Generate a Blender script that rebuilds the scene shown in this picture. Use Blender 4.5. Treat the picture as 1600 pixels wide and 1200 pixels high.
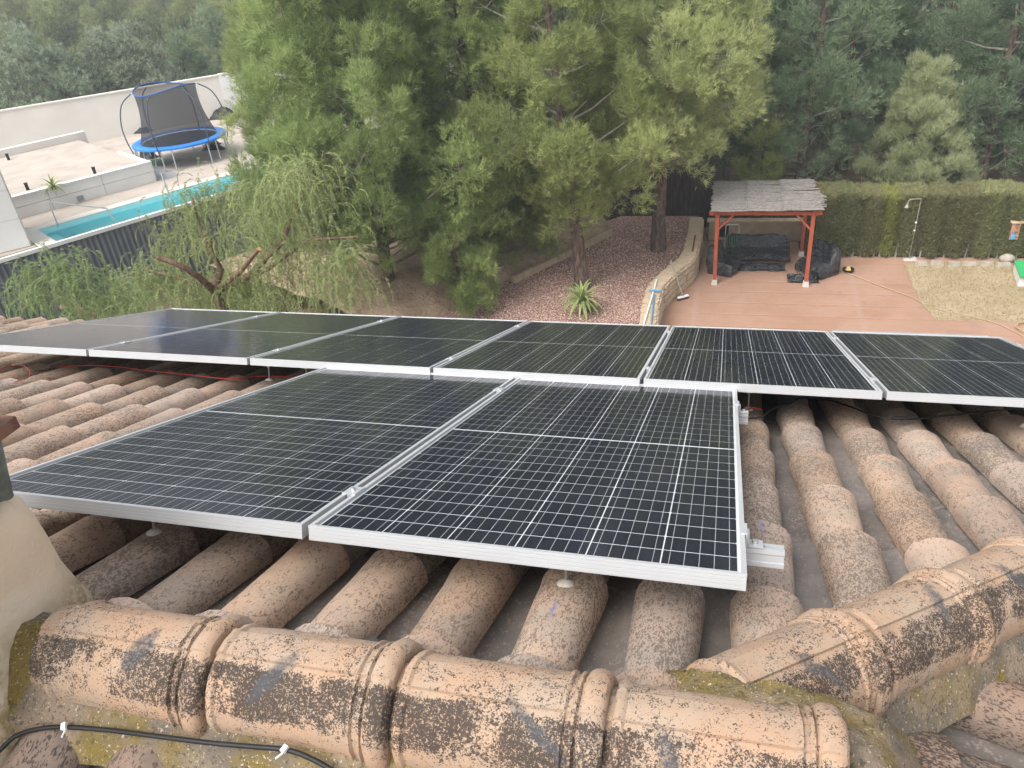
import bpy, math, random
import numpy as np
from mathutils import Matrix, Vector

# ---------------------------------------------------------------- camera, sky, sun, exposure
for o in list(bpy.data.objects): bpy.data.objects.remove(o)
scene = bpy.context.scene
COL = scene.collection
CAM = Vector((0.9609, -1.2757, 1.2459))
RIGHT = Vector((0.9650, 0.2460, -0.0880)); BACK = Vector((0.2560, -0.8190, 0.5140))
BACK.normalize(); RIGHT = (RIGHT - BACK * RIGHT.dot(BACK)).normalized(); UP = BACK.cross(RIGHT)
FPX = 1222.0
cd = bpy.data.cameras.new('camera'); cam = bpy.data.objects.new('camera', cd); COL.objects.link(cam)
cd.sensor_width = 36.0; cd.lens = FPX / 1600 * 36; cd.clip_start = 0.05; cd.clip_end = 2000
cam.matrix_world = Matrix(((RIGHT.x, UP.x, BACK.x, CAM.x), (RIGHT.y, UP.y, BACK.y, CAM.y), (RIGHT.z, UP.z, BACK.z, CAM.z), (0, 0, 0, 1)))
scene.camera = cam

SUN_EL, SUN_AZ = math.radians(52), math.radians(215)      # azimuth clockwise from +y
w = bpy.data.worlds.new('World'); scene.world = w; w.use_nodes = True
nt = w.node_tree; bg = nt.nodes['Background']
sky = nt.nodes.new('ShaderNodeTexSky'); sky.sky_type = 'NISHITA'; sky.sun_disc = False
sky.sun_elevation = SUN_EL; sky.sun_rotation = SUN_AZ; sky.dust_density = 3.0; sky.air_density = 1.0; sky.ozone_density = 1.0
hs = nt.nodes.new('ShaderNodeHueSaturation'); hs.inputs['Saturation'].default_value = 0.22
nt.links.new(sky.outputs[0], hs.inputs['Color']); nt.links.new(hs.outputs[0], bg.inputs['Color'])
bg.inputs['Strength'].default_value = 0.15
sl = bpy.data.lights.new('sun', 'SUN'); sl.energy = 1.3; sl.angle = math.radians(35); sl.color = (1.0, 0.95, 0.88)
so = bpy.data.objects.new('sun', sl); COL.objects.link(so)
sd = Vector((math.sin(SUN_AZ) * math.cos(SUN_EL), math.cos(SUN_AZ) * math.cos(SUN_EL), math.sin(SUN_EL)))
so.rotation_euler = sd.to_track_quat('Z', 'Y').to_euler(); so.location = (0, 0, 30)
vs = scene.view_settings; vs.view_transform = 'Standard'; vs.look = 'None'; vs.gamma = 1; vs.use_curve_mapping = False
vs.exposure = 1.2
cy = scene.cycles; cy.max_bounces = 6; cy.diffuse_bounces = 3; cy.glossy_bounces = 3; cy.transmission_bounces = 3; cy.transparent_max_bounces = 10; cy.volume_bounces = 0

# ---------------------------------------------------------------- helpers
RNG = np.random.default_rng(7)
def ray(px, py): return RIGHT * ((px - 800) / FPX) + UP * (-(py - 600) / FPX) - BACK
def G(px, py, z):                         # survey: the point at height z seen at photo pixel
    d = ray(px, py); return CAM + d * ((z - CAM.z) / d.z)
def GY(px, py, y):
    d = ray(px, py); return CAM + d * ((y - CAM.y) / d.y)
def PX(p):
    d = Vector(p) - CAM; return 800 + FPX * d.dot(RIGHT) / -d.dot(BACK), 600 - FPX * d.dot(UP) / -d.dot(BACK)

WM = {}
def world(o): return WM.get(o.name, Matrix())
def link(o, parent=None, m=None):
    COL.objects.link(o)
    m = m or Matrix(); o.matrix_basis = m; WM[o.name] = m
    if parent is not None:
        o.parent = parent; o.matrix_parent_inverse = world(parent).inverted()
    return o
def tag(o, label=None, cat=None, group=None, kind=None):
    if label: o['label'] = label
    if cat: o['category'] = cat
    if group: o['group'] = group
    if kind: o['kind'] = kind
    return o
def thing(name, loc, label, cat, group=None):
    o = bpy.data.objects.new(name, None); o.empty_display_size = 0.2
    link(o, None, Matrix.Translation(Vector(loc))); return tag(o, label, cat, group)
def obj(name, me, parent=None, m=None, mat=None):
    o = bpy.data.objects.new(name, me)
    if mat is not None and not me.materials: me.materials.append(mat)
    return link(o, parent, m)
def copy_tree(src, m, parent=None):
    """copy of a thing and its parts, moved rigidly to matrix m"""
    c = src.copy(); COL.objects.link(c); WM[c.name] = m
    if parent is None:
        c.matrix_basis = m
    for ch in src.children:
        d = ch.copy(); COL.objects.link(d); d.parent = c; WM[d.name] = m @ world(src).inverted() @ world(ch)
        d.matrix_parent_inverse = Matrix(); d.matrix_basis = world(src).inverted() @ world(ch)
        for g in ch.children:
            e = g.copy(); COL.objects.link(e); e.parent = d
            e.matrix_parent_inverse = Matrix(); e.matrix_basis = world(ch).inverted() @ world(g)
    return c

def np_mesh(name, verts, faces, mat=None, smooth=False, tint=None, nper=3):
    """fast mesh from numpy: faces (F,nper) ints"""
    verts = np.asarray(verts, np.float32); faces = np.asarray(faces, np.int32)
    me = bpy.data.meshes.new(name); me.vertices.add(len(verts)); me.vertices.foreach_set('co', verts.ravel())
    me.loops.add(faces.size); me.loops.foreach_set('vertex_index', faces.ravel())
    me.polygons.add(len(faces)); me.polygons.foreach_set('loop_start', np.arange(len(faces), dtype=np.int32) * nper)
    if tint is not None:
        a = me.attributes.new('tint', 'FLOAT', 'POINT'); a.data.foreach_set('value', np.asarray(tint, np.float32))
    me.update(calc_edges=True)
    if smooth: me.polygons.foreach_set('use_smooth', np.ones(len(faces), bool))
    if mat: me.materials.append(mat)
    return me

class MB:
    def __init__(s): s.v = []; s.f = []
    def add(s, vs, fs):
        n = len(s.v); s.v += [tuple(v) for v in vs]; s.f += [tuple(i + n for i in f) for f in fs]; return s
    def box(s, c, d, m=None, taper=1.0):
        x, y, z = d[0] / 2, d[1] / 2, d[2] / 2
        vs = [Vector((sx * x * (taper if sz > 0 else 1), sy * y * (taper if sz > 0 else 1), sz * z)) for sz in (-1, 1) for sy in (-1, 1) for sx in (-1, 1)]
        if m is not None: vs = [m @ v for v in vs]
        c = Vector(c)
        return s.add([v + c for v in vs], [(0, 2, 3, 1), (4, 5, 7, 6), (0, 1, 5, 4), (2, 6, 7, 3), (0, 4, 6, 2), (1, 3, 7, 5)])
    def box2(s, a, b): return s.box([(p + q) / 2 for p, q in zip(a, b)], [abs(q - p) for p, q in zip(a, b)])
    def bar(s, a, b, wd, ht, up=(0, 0, 1)):
        a = Vector(a); b = Vector(b); d = (b - a); L = d.length; d.normalize(); u = Vector(up)
        sd_ = d.cross(u); sd_.normalize(); u = sd_.cross(d)
        m = Matrix((sd_, d, u)).transposed()
        return s.box((a + b) / 2, (wd, L, ht), m)
    def tube(s, pts, r, n=8, cap=True):
        pts = [Vector(p) for p in pts]
        if not hasattr(r, '__len__'): r = [r] * len(pts)
        n0 = len(s.v); prev = None
        for i, p in enumerate(pts):
            t = (pts[min(i + 1, len(pts) - 1)] - pts[max(i - 1, 0)])
            t = t.normalized() if t.length > 1e-9 else Vector((0, 0, 1))
            a = prev if prev is not None else (Vector((1, 0, 0)) if abs(t.x) < 0.8 else Vector((0, 1, 0)))
            a = (a - t * a.dot(t)).normalized(); prev = a; b = t.cross(a)
            for k in range(n):
                q = 2 * math.pi * k / n; s.v.append(tuple(p + (a * math.cos(q) + b * math.sin(q)) * r[i]))
        for i in range(len(pts) - 1):
            for k in range(n):
                k2 = (k + 1) % n; o = n0 + i * n; s.f.append((o + k, o + k2, o + n + k2, o + n + k))
        if cap:
            s.f.append(tuple(n0 + k for k in reversed(range(n)))); o = n0 + (len(pts) - 1) * n; s.f.append(tuple(o + k for k in range(n)))
        return s
    def prism(s, poly, z0, z1):              # vertical prism on an xy polygon (counter-clockwise)
        n = len(poly); vs = [(p[0], p[1], z0) for p in poly] + [(p[0], p[1], z1) for p in poly]
        return s.add(vs, [tuple(reversed(range(n))), tuple(range(n, 2 * n))] + [(i, (i + 1) % n, n + (i + 1) % n, n + i) for i in range(n)])
    def mesh(s, name, mat=None, smooth=None):
        me = bpy.data.meshes.new(name); me.from_pydata(s.v, [], s.f); me.update()
        if smooth is not None:
            me.polygons.foreach_set('use_smooth', [True] * len(me.polygons)); me.set_sharp_from_angle(angle=math.radians(smooth))
        if mat: me.materials.append(mat)
        return me
    def build(s, name, mat, parent=None, m=None, smooth=None):
        return obj(name, s.mesh(name, mat, smooth), parent, m)

# ---------------------------------------------------------------- materials
class N:
    def __init__(s, name):
        s.m = bpy.data.materials.new(name); s.m.use_nodes = True; s.t = s.m.node_tree; s.b = s.t.nodes['Principled BSDF']
        s.b.inputs['Specular IOR Level'].default_value = 0.25; s.b.inputs['Roughness'].default_value = 0.8
    def n(s, typ, **kw):
        nd = s.t.nodes.new('ShaderNode' + typ)
        for k, v in kw.items():
            if k in nd.inputs: s.put(nd.inputs[k], v)
            else: setattr(nd, k, v)
        return nd
    def put(s, sock, v):
        if isinstance(v, bpy.types.NodeSocket): s.t.links.new(v, sock)
        elif hasattr(v, '__len__') and len(v) == 3 and sock.type == 'RGBA': sock.default_value = (*v, 1)
        else: sock.default_value = v
    def coord(s, kind='Object'):
        return s.n('TexCoord').outputs[kind]
    def rand_coord(s, k=37.0, kind='Object'):
        a = s.n('VectorMath', operation='SCALE'); r = s.n('ObjectInfo').outputs['Random']
        cx = s.n('CombineXYZ', X=r, Y=s.math('MULTIPLY', r, 3.7), Z=s.math('MULTIPLY', r, 7.9)); s.t.links.new(cx.outputs[0], a.inputs[0]); a.inputs['Scale'].default_value = k
        b = s.n('VectorMath', operation='ADD'); s.t.links.new(s.coord(kind), b.inputs[0]); s.t.links.new(a.outputs[0], b.inputs[1]); return b.outputs[0]
    def rnd(s): return s.n('ObjectInfo').outputs['Random']
    def noise(s, vec, scale, detail=3, rough=0.55, dist=0.0, stretch=None):
        if stretch is not None: vec = s.n('Mapping', Vector=vec, Scale=stretch).outputs[0]
        return s.n('TexNoise', Vector=vec, Scale=scale, Detail=detail, Roughness=rough, Distortion=dist).outputs['Fac']
    def ramp(s, fac, lo, hi, a=0.0, b=1.0):
        nd = s.n('MapRange', interpolation_type='SMOOTHSTEP'); s.put(nd.inputs['Value'], fac)
        for k, v in (('From Min', lo), ('From Max', hi), ('To Min', a), ('To Max', b)): s.put(nd.inputs[k], v)
        return nd.outputs[0]
    def math(s, op, a, b=None, c=None):
        nd = s.n('Math', operation=op); s.put(nd.inputs[0], a)
        if b is not None: s.put(nd.inputs[1], b)
        if c is not None: s.put(nd.inputs[2], c)
        return nd.outputs[0]
    def mix(s, fac, a, b, mode='MIX'):
        nd = s.n('Mix', data_type='RGBA', blend_type=mode); s.put(nd.inputs['Factor'], fac); s.put(nd.inputs['A'], a) if False else None
        s.put(nd.inputs[6], a); s.put(nd.inputs[7], b); return nd.outputs[2]
    def bump(s, h, strength=0.4, dist=0.01):
        nd = s.n('Bump', Height=h, Strength=strength, Distance=dist); s.t.links.new(nd.outputs[0], s.b.inputs['Normal']); return s
    def done(s, col=None, rough=None, spec=None, metal=None):
        if col is not None: s.put(s.b.inputs['Base Color'], col)
        if rough is not None: s.put(s.b.inputs['Roughness'], rough)
        if spec is not None: s.put(s.b.inputs['Specular IOR Level'], spec)
        if metal is not None: s.put(s.b.inputs['Metallic'], metal)
        return s.m

def plain(name, col, rough=0.7, var=0.12, scale=6.0, bump=0.15, metal=0.0, spec=0.3, bscale=60):
    n = N(name); c = n.rand_coord(kind='Object'); f = n.noise(c, scale, 4)
    lo = tuple(x * (1 - var) for x in col); hi = tuple(min(1, x * (1 + var)) for x in col)
    if bump: n.bump(n.noise(c, bscale, 3), bump, 0.004)
    return n.done(n.mix(n.ramp(f, .3, .7), lo, hi), rough, spec, metal)

def tile_mat(name, base, film, dark, amt, fine=150.0, stretch=(1, .45, 1), lip=None, mixd=.66):
    n = N(name); c = n.rand_coord(); r = n.rnd()
    big = n.noise(c, 7, 4, .6); mid = n.noise(c, 26, 4, .6)
    col = n.mix(n.ramp(big, .35, .68), base, film)
    col = n.mix(n.ramp(mid, .55, .8, 0, .45), col, tuple(x * 1.25 for x in base))
    r2 = n.math('FRACT', n.math('MULTIPLY', r, 7.3)); r3 = n.math('FRACT', n.math('MULTIPLY', r, 13.7))
    if lip:      # fresher clay along the exposed lower lip
        ly = n.math('ADD', n.n('SeparateXYZ', Vector=n.coord()).outputs['Y'], n.math('MULTIPLY', n.math('SUBTRACT', n.noise(c, 14, 3), .5), .10)); col = n.mix(n.math('MULTIPLY', n.ramp(ly, .445, .485), n.ramp(r3, .1, .9, .15, .85)), col, lip)
    hs_ = n.n('HueSaturation', Saturation=n.ramp(r, 0, 1, .78, 1.05), Value=n.ramp(r2, 0, 1, .88, 1.12)); n.t.links.new(col, hs_.inputs['Color']); col = hs_.outputs[0]
    sp = n.noise(c, fine, 5, .62, .4, stretch)
    sp2 = n.noise(c, fine * .38, 4, .6, .6, stretch)
    th = n.ramp(n.noise(c, 5.5, 3, .55), .28, .75, .50 + .085 * (1 - amt), .66 - .10 * amt)
    th = n.math('ADD', th, n.ramp(r3, 0, 1, -.03, .012))
    m1 = n.ramp(n.math('SUBTRACT', n.math('MULTIPLY_ADD', sp2, .4, n.math('MULTIPLY', sp, .6)), th), -.035, .035)
    col = n.mix(n.math('MULTIPLY', m1, mixd), col, dark)
    col = n.mix(n.ramp(n.noise(c, 3.2, 4, .65, .4), .52, .72, 0, .45), col, (.17, .15, .13))   # grey weathering
    at = n.n('Attribute', attribute_type='OBJECT', attribute_name='chalk'); ck = n.n('SeparateXYZ', Vector=at.outputs['Vector']); oc = n.n('SeparateXYZ', Vector=n.coord())   # blue setting-out chalk
    ex = n.math('POWER', n.math('DIVIDE', n.math('SUBTRACT', oc.outputs['X'], ck.outputs['X']), .006), 2); ey = n.math('POWER', n.math('DIVIDE', n.math('SUBTRACT', oc.outputs['Y'], ck.outputs['Y']), .045), 2)
    cm = n.math('MULTIPLY', n.math('MULTIPLY', n.ramp(n.math('ADD', n.math('ADD', ex, ey), n.math('MULTIPLY', n.noise(c, 60, 3), 1.5)), .6, 2.2, 1, 0), ck.outputs['Z']), .6); col = n.mix(cm, col, (.17, .21, .42))
    n.bump(n.math('ADD', n.math('MULTIPLY', sp, .6), n.math('MULTIPLY', mid, .8)), .35, .004)
    return n.done(col, .93, .12)

M = {}
M['cover'] = tile_mat('clay_cover', (.405, .285, .208), (.33, .258, .20), (.075, .06, .048), .85, 260, lip=(.41, .285, .215))
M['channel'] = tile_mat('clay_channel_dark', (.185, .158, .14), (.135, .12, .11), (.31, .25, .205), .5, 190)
M['frontcover'] = tile_mat('clay_cover_lichen', (.27, .185, .14), (.17, .135, .11), (.045, .038, .033), 1.0, 220, mixd=.85)
def ridge_mat():
    n = N('clay_ridge'); c = n.rand_coord(); o = n.coord(); r = n.rnd()
    big = n.noise(c, 6, 4, .6)
    col = n.mix(n.ramp(big, .38, .66), (.375, .25, .168), (.355, .272, .203))
    col = n.mix(n.ramp(n.noise(c, 30, 4), .5, .75, 0, .5), col, (.27, .215, .175))
    sx = n.n('SeparateXYZ', Vector=o); ang = n.math('ARCTAN2', sx.outputs['Z'], n.math('MULTIPLY', sx.outputs['Y'], -1))   # 0 at the near foot, pi/2 at the crest
    sp = n.math('MULTIPLY_ADD', n.noise(c, 80, 6, .7, .6), .42, n.math('MULTIPLY', n.noise(c, 270, 5, .7, .3), .58))
    patch = n.noise(c, 8, 3, .6)
    band = n.math('MULTIPLY', n.ramp(ang, .18, .42), n.ramp(ang, 1.12, 1.28, 1, 0))            # lichen below the crest strip
    thr = n.math('SUBTRACT', n.ramp(n.noise(c, 11, 3), .3, .7, .515, .585), n.math('MULTIPLY', band, n.math('MULTIPLY', n.ramp(patch, .30, .54, .02, .145), n.ramp(n.math('FRACT', n.math('MULTIPLY', r, 9.1)), 0, 1, .72, 1.1))))
    m1 = n.math('MULTIPLY', n.ramp(n.math('SUBTRACT', sp, thr), -.02, .025), n.ramp(n.noise(c, 190, 5, .7, .5), .55, .62, 1, .12))
    col = n.mix(n.math('MULTIPLY', m1, .95), col, n.mix(n.noise(c, 18, 3), (.03, .025, .023), (.07, .055, .047)))
    # grey-blue dabs of paint
    at = n.n('Attribute', attribute_type='OBJECT', attribute_name='dab'); dv = n.n('SeparateXYZ', Vector=at.outputs['Vector'])
    wob = n.math('MULTIPLY', n.math('SUBTRACT', n.noise(c, 22, 2), .5), .05)
    dx = n.math('ADD', n.math('SUBTRACT', sx.outputs['X'], dv.outputs['X']), wob)
    da = n.math('MULTIPLY', n.math('SUBTRACT', ang, dv.outputs['Y']), .11)
    u_ = n.math('MULTIPLY_ADD', da, dv.outputs['Z'], dx)
    d2 = n.math('ADD', n.math('POWER', n.math('DIVIDE', u_, .018), 2), n.math('POWER', n.math('DIVIDE', n.math('ADD', da, wob), .045), 2))
    msk = n.math('MULTIPLY', n.ramp(d2, .1, 2.0, 1, 0), n.ramp(n.noise(c, 90, 3), .35, .6, .45, .85))
    col = n.mix(msk, col, (.065, .07, .08))
    n.bump(n.math('ADD', sp, n.math('MULTIPLY', n.noise(c, 25, 3), .7)), .4, .005)
    return n.done(col, .9, .15)
M['ridge'] = ridge_mat()
def mortar_mat(name='mossy_mortar', lo=.46, hi=.66):
    n = N(name); c = n.coord()
    col = n.mix(n.ramp(n.noise(c, 9, 4), .4, .62), (.15, .125, .10), (.24, .185, .135))
    moss = n.ramp(n.noise(c, 5.5, 4, .6, .5), lo, hi)
    col = n.mix(n.math('MULTIPLY', moss, .75), col, n.mix(n.noise(c, 40, 3), (.135, .098, .016), (.20, .145, .026)))
    sp = n.noise(c, 150, 4, .6); col = n.mix(n.ramp(sp, .60, .66, 0, .8), col, (.50, .42, .32))
    col = n.mix(n.ramp(n.noise(c, 110, 4, .6, .3), .57, .62, 0, .75), col, (.075, .065, .05))
    n.bump(n.math('ADD', sp, n.noise(c, 35, 4)), .7, .008)
    return n.done(col, .95, .1)
M['mortar'] = mortar_mat(); M['moss'] = mortar_mat('yellow_moss', .38, .60)
def chimney_mat():
    n = N('chimney_render'); c = n.coord(); z = n.n('SeparateXYZ', Vector=c).outputs['Z']
    col = n.mix(n.ramp(n.noise(c, 5, 4), .35, .65), (.60, .47, .34), (.63, .52, .40))
    col = n.mix(n.ramp(n.noise(c, 16, 4), .55, .75, 0, .35), col, (.62, .55, .46))
    h = n.math('ADD', z, n.math('MULTIPLY', n.math('SUBTRACT', n.noise(c, 7, 3), .5), .22))
    moss = n.math('MULTIPLY', n.ramp(h, .05, -.14), n.ramp(n.noise(c, 26, 4, .65), .33, .6, .25, 1))
    col = n.mix(n.math('MULTIPLY', moss, .85), col, n.mix(n.noise(c, 60, 3), (.26, .185, .05), (.16, .125, .06)))
    col = n.mix(n.math('MULTIPLY', n.ramp(n.noise(c, 140, 4), .60, .65), n.ramp(h, .0, -.1)), col, (.55, .46, .36))
    n.bump(n.math('ADD', n.math('MULTIPLY', n.noise(c, 130, 4), .6), n.noise(c, 20, 4)), .55, .006)
    return n.done(col, .95, .1)
M['chimney'] = chimney_mat()
M['pipe'] = plain('rusty_pipe', (.17, .19, .17), .6, .35, 18, .3, .3)
M['slab'] = plain('brown_slab', (.15, .075, .05), .7, .25, 20, .3)
M['houseplaster'] = plain('ochre_plaster', (.55, .42, .28), .9, .06, 2)
def alu_mat(name, grooves):
    n = N(name); c = n.coord(); col = n.mix(n.noise(c, 9, 4), (.43, .44, .45), (.50, .51, .52))
    if grooves:
        z = n.n('SeparateXYZ', Vector=c).outputs['Z']; w_ = n.math('FRACT', n.math('MULTIPLY', z, 105))
        g = n.ramp(w_, .08, .16, 0, 1); n.bump(g, .5, .0015); col = n.mix(g, (.60, .60, .60), col)
    return n.done(col, .42, .4, .35)
M['alu'] = alu_mat('anodised_frame', True); M['rail'] = alu_mat('aluminium_rail', False)
M['steel'] = plain('zinc_bolt', (.45, .45, .46), .35, .1, 30, 0, .8)
M['sealant'] = plain('sealant', (.55, .5, .45), .7, .1, 30)
def cell_mat():
    n = N('silicon_cell'); c = n.coord(); x = n.n('SeparateXYZ', Vector=c).outputs['X']
    q = n.math('FRACT', n.math('ADD', n.math('MULTIPLY', x, 5 / .1640), .5)); d = n.math('ABSOLUTE', n.math('SUBTRACT', q, .5))
    d = n.math('SUBTRACT', .5, d)
    line = n.ramp(n.math('ABSOLUTE', n.math('SUBTRACT', q, .0)), .0, 1.0)
    bus = n.math('LESS_THAN', n.math('ABSOLUTE', n.math('SUBTRACT', n.math('FRACT', n.math('ADD', n.math('MULTIPLY', x, 5 / .1640), 2.5)), .5)), .021)
    r = n.rnd(); col = n.mix(r, (.008, .010, .020), (.011, .013, .025))
    col = n.mix(n.math('MULTIPLY', bus, .75), col, (.52, .53, .55))
    return n.done(col, .5, .05)
M['cell'] = cell_mat()
M['backsheet'] = plain('white_backsheet', (.66, .68, .70), .6, .03, 5, 0)
def pane_mat():
    m = bpy.data.materials.new('solar_glass'); m.use_nodes = True; t = m.node_tree; t.nodes.clear()
    o = t.nodes.new('ShaderNodeOutputMaterial'); mx = t.nodes.new('ShaderNodeMixShader'); tr = t.nodes.new('ShaderNodeBsdfTransparent'); gl = t.nodes.new('ShaderNodeBsdfGlossy')
    fr = t.nodes.new('ShaderNodeFresnel'); fr.inputs['IOR'].default_value = 1.22; gl.inputs['Roughness'].default_value = .09
    tc = t.nodes.new('ShaderNodeTexCoord'); ns = t.nodes.new('ShaderNodeTexNoise'); ns.inputs['Scale'].default_value = 900; bp = t.nodes.new('ShaderNodeBump'); bp.inputs['Strength'].default_value = .04; bp.inputs['Distance'].default_value = .0005
    t.links.new(tc.outputs['Object'], ns.inputs['Vector']); t.links.new(ns.outputs['Fac'], bp.inputs['Height']); t.links.new(bp.outputs[0], gl.inputs['Normal'])
    # thin dust film, uneven
    n2 = t.nodes.new('ShaderNodeTexNoise'); n2.inputs['Scale'].default_value = 3; n2.inputs['Detail'].default_value = 6; t.links.new(tc.outputs['Object'], n2.inputs['Vector'])
    mr = t.nodes.new('ShaderNodeMapRange'); mr.inputs['From Min'].default_value = .35; mr.inputs['From Max'].default_value = .8; mr.inputs['To Min'].default_value = .002; mr.inputs['To Max'].default_value = .010; t.links.new(n2.outputs['Fac'], mr.inputs['Value'])
    df = t.nodes.new('ShaderNodeBsdfDiffuse'); df.inputs['Color'].default_value = (.5, .47, .43, 1); m2 = t.nodes.new('ShaderNodeMixShader'); t.links.new(mr.outputs[0], m2.inputs[0]); t.links.new(tr.outputs[0], m2.inputs[1]); t.links.new(df.outputs[0], m2.inputs[2])
    t.links.new(fr.outputs[0], mx.inputs[0]); t.links.new(m2.outputs[0], mx.inputs[1]); t.links.new(gl.outputs[0], mx.inputs[2])
    ge = t.nodes.new('ShaderNodeNewGeometry'); m3 = t.nodes.new('ShaderNodeMixShader'); t.links.new(ge.outputs['Backfacing'], m3.inputs[0]); t.links.new(mx.outputs[0], m3.inputs[1]); t.links.new(tr.outputs[0], m3.inputs[2])   # the pane's underside adds no second reflection
    t.links.new(m3.outputs[0], o.inputs[0]); return m
M['pane'] = pane_mat()
M['cable'] = plain('black_cable', (.015, .015, .016), .5, .1, 30, 0)
M['redcable'] = plain('red_cable', (.45, .03, .02), .5, .1, 30, 0)
M['whiteplastic'] = plain('white_plastic', (.78, .78, .76), .5, .04, 30, 0)

def leaf_mat(name, dark, light, transl=.45, rough=.6):
    n = N(name); a = n.n('Attribute', attribute_name='tint').outputs['Fac']
    r = n.rnd()
    col = n.mix(a, dark, light)
    hs_ = n.n('HueSaturation', Hue=n.ramp(r, 0, 1, .488, .512), Value=n.ramp(n.math('FRACT', n.math('MULTIPLY', r, 5.7)), 0, 1, .88, 1.12)); n.t.links.new(col, hs_.inputs['Color'])
    n.done(hs_.outputs[0], rough, .2)
    tr = n.n('BsdfTranslucent'); n.t.links.new(hs_.outputs[0], tr.inputs['Color'])
    mx = n.n('MixShader'); mx.inputs[0].default_value = transl; n.t.links.new(n.b.outputs[0], mx.inputs[1]); n.t.links.new(tr.outputs[0], mx.inputs[2])
    n.t.links.new(mx.outputs[0], n.t.nodes['Material Output'].inputs[0]); return n.m
M['pine'] = leaf_mat('pine_needles', (.20, .255, .095), (.46, .54, .21))
M['pine_dark'] = leaf_mat('pine_needles_bluish', (.135, .19, .115), (.29, .36, .21))
M['pine_pale'] = leaf_mat('pine_needles_pale', (.27, .315, .13), (.54, .585, .28))
M['olive'] = leaf_mat('olive_leaves', (.20, .245, .165), (.42, .475, .34))
M['maquis'] = leaf_mat('hillside_leaves', (.14, .17, .065), (.36, .385, .15))
M['pepper'] = leaf_mat('pepper_tree_leaves', (.20, .265, .095), (.40, .48, .21))
M['hedgeleaf'] = leaf_mat('cypress_leaves', (.18, .195, .095), (.46, .455, .235))
M['hedgeyellow'] = leaf_mat('cypress_leaves_yellow', (.24, .25, .08), (.52, .50, .18))
M['yucca'] = leaf_mat('yucca_leaves', (.12, .19, .05), (.42, .45, .20), .15)
def bark(name, a, b):
    n = N(name); c = n.coord(); f = n.noise(c, 14, 5, .65, .6, (1, 1, .25)); n.bump(f, .9, .03)
    return n.done(n.mix(n.ramp(f, .32, .68), a, b), .95, .1)
M['bark'] = bark('pine_bark', (.06, .042, .034), (.20, .145, .115)); M['twig'] = bark('grey_twigs', (.16, .145, .125), (.30, .275, .24))
M['pepperbark'] = bark('pepper_bark', (.10, .065, .045), (.26, .17, .12)); M['cutwood'] = plain('fresh_cut_wood', (.55, .27, .11), .8, .2, 30)
M['pine_young'] = leaf_mat('pine_needles_young', (.30, .335, .18), (.52, .56, .33))

# ---------------------------------------------------------------- the house: roof slopes, tiles, ridge, hip, chimney
SL = math.radians(20.5); CS, SN = math.cos(SL), math.sin(SL)
def basis(u, v, w_, o=(0, 0, 0)):
    u, v, w_ = Vector(u), Vector(v), Vector(w_); return Matrix(((u.x, v.x, w_.x, o[0]), (u.y, v.y, w_.y, o[1]), (u.z, v.z, w_.z, o[2]), (0, 0, 0, 1)))
RP = basis((1, 0, 0), (0, CS, -SN), (0, SN, CS))                     # rear slope: u along the ridge, v down, w out
YR = -0.385; ZC = 0.028                                                # crest of the ridge caps
apex = RP @ Vector((0, (YR + .145 * SN) / CS, -.145)); ZA = apex.z   # where the cover crests would meet
RF = basis((-1, 0, 0), (0, -CS, -SN), (0, -SN, CS), (0, YR, ZA - .08))     # front slope, origin on the apex, w = 0 on the crests
XH = 0.86
RR = basis((0, -1, 0), (CS, 0, -SN), (SN, 0, CS), (XH, YR, ZA - .13))      # right hip face
def PL(px, py, m, w_):                                               # photo pixel on the plane w = const of a slope
    d = m.inverted().to_3x3() @ ray(px, py); c = m.inverted() @ CAM; return m @ (c + d * ((w_ - c.z) / d.z))

house = thing('house', (0, 0, -8.4), 'villa with weathered clay barrel tile roof carrying the solar panels', 'house')

def cover_mesh(seed, l=.50, a0=.069, a1=.090, h0=.066, h1=.084, th=.016, nseg=12):
    r = np.random.default_rng(seed); mb = MB(); ys = [0, .25 * l, .5 * l, .75 * l, .93 * l, l]; rows = []
    for inner in (0, 1):
        for y in ys:
            t = y / l; a = a0 + (a1 - a0) * t - inner * th; h = h0 + (h1 - h0) * t - inner * th
            zt = .014 * t + (.002 if y == l else 0); row = []
            for k in range(nseg + 1):
                q = math.pi * k / nseg; j = 0 if inner else r.normal(0, .0012)
                e = .82
                cx, sz = math.copysign(abs(math.cos(q)) ** .9, math.cos(q)), math.sin(q) ** e
                row.append(len(mb.v)); mb.v.append((-(a + j) * cx, y + r.normal(0, .001), (h + j) * sz + zt + (0 if not inner else 0)))
            rows.append(row)
    n = len(ys)
    for i in range(n - 1):
        for k in range(nseg):
            a, b = rows[i], rows[i + 1]; mb.f.append((a[k], a[k + 1], b[k + 1], b[k]))
            a, b = rows[n + i], rows[n + i + 1]; mb.f.append((a[k + 1], a[k], b[k], b[k + 1]))
    for i0, rev in ((0, 0), (n - 1, 1)):
        for k in range(nseg):
            q = (rows[i0][k], rows[n + i0][k], rows[n + i0][k + 1], rows[i0][k + 1]); mb.f.append(q if not rev else q[::-1])
    for i in range(n - 1):
        for k, rev in ((0, 0), (nseg, 1)):
            q = (rows[i][k], rows[i + 1][k], rows[n + i + 1][k], rows[n + i][k]); mb.f.append(q if not rev else q[::-1])
    return mb.mesh('cover_tile', M['cover'], 50)
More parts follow.
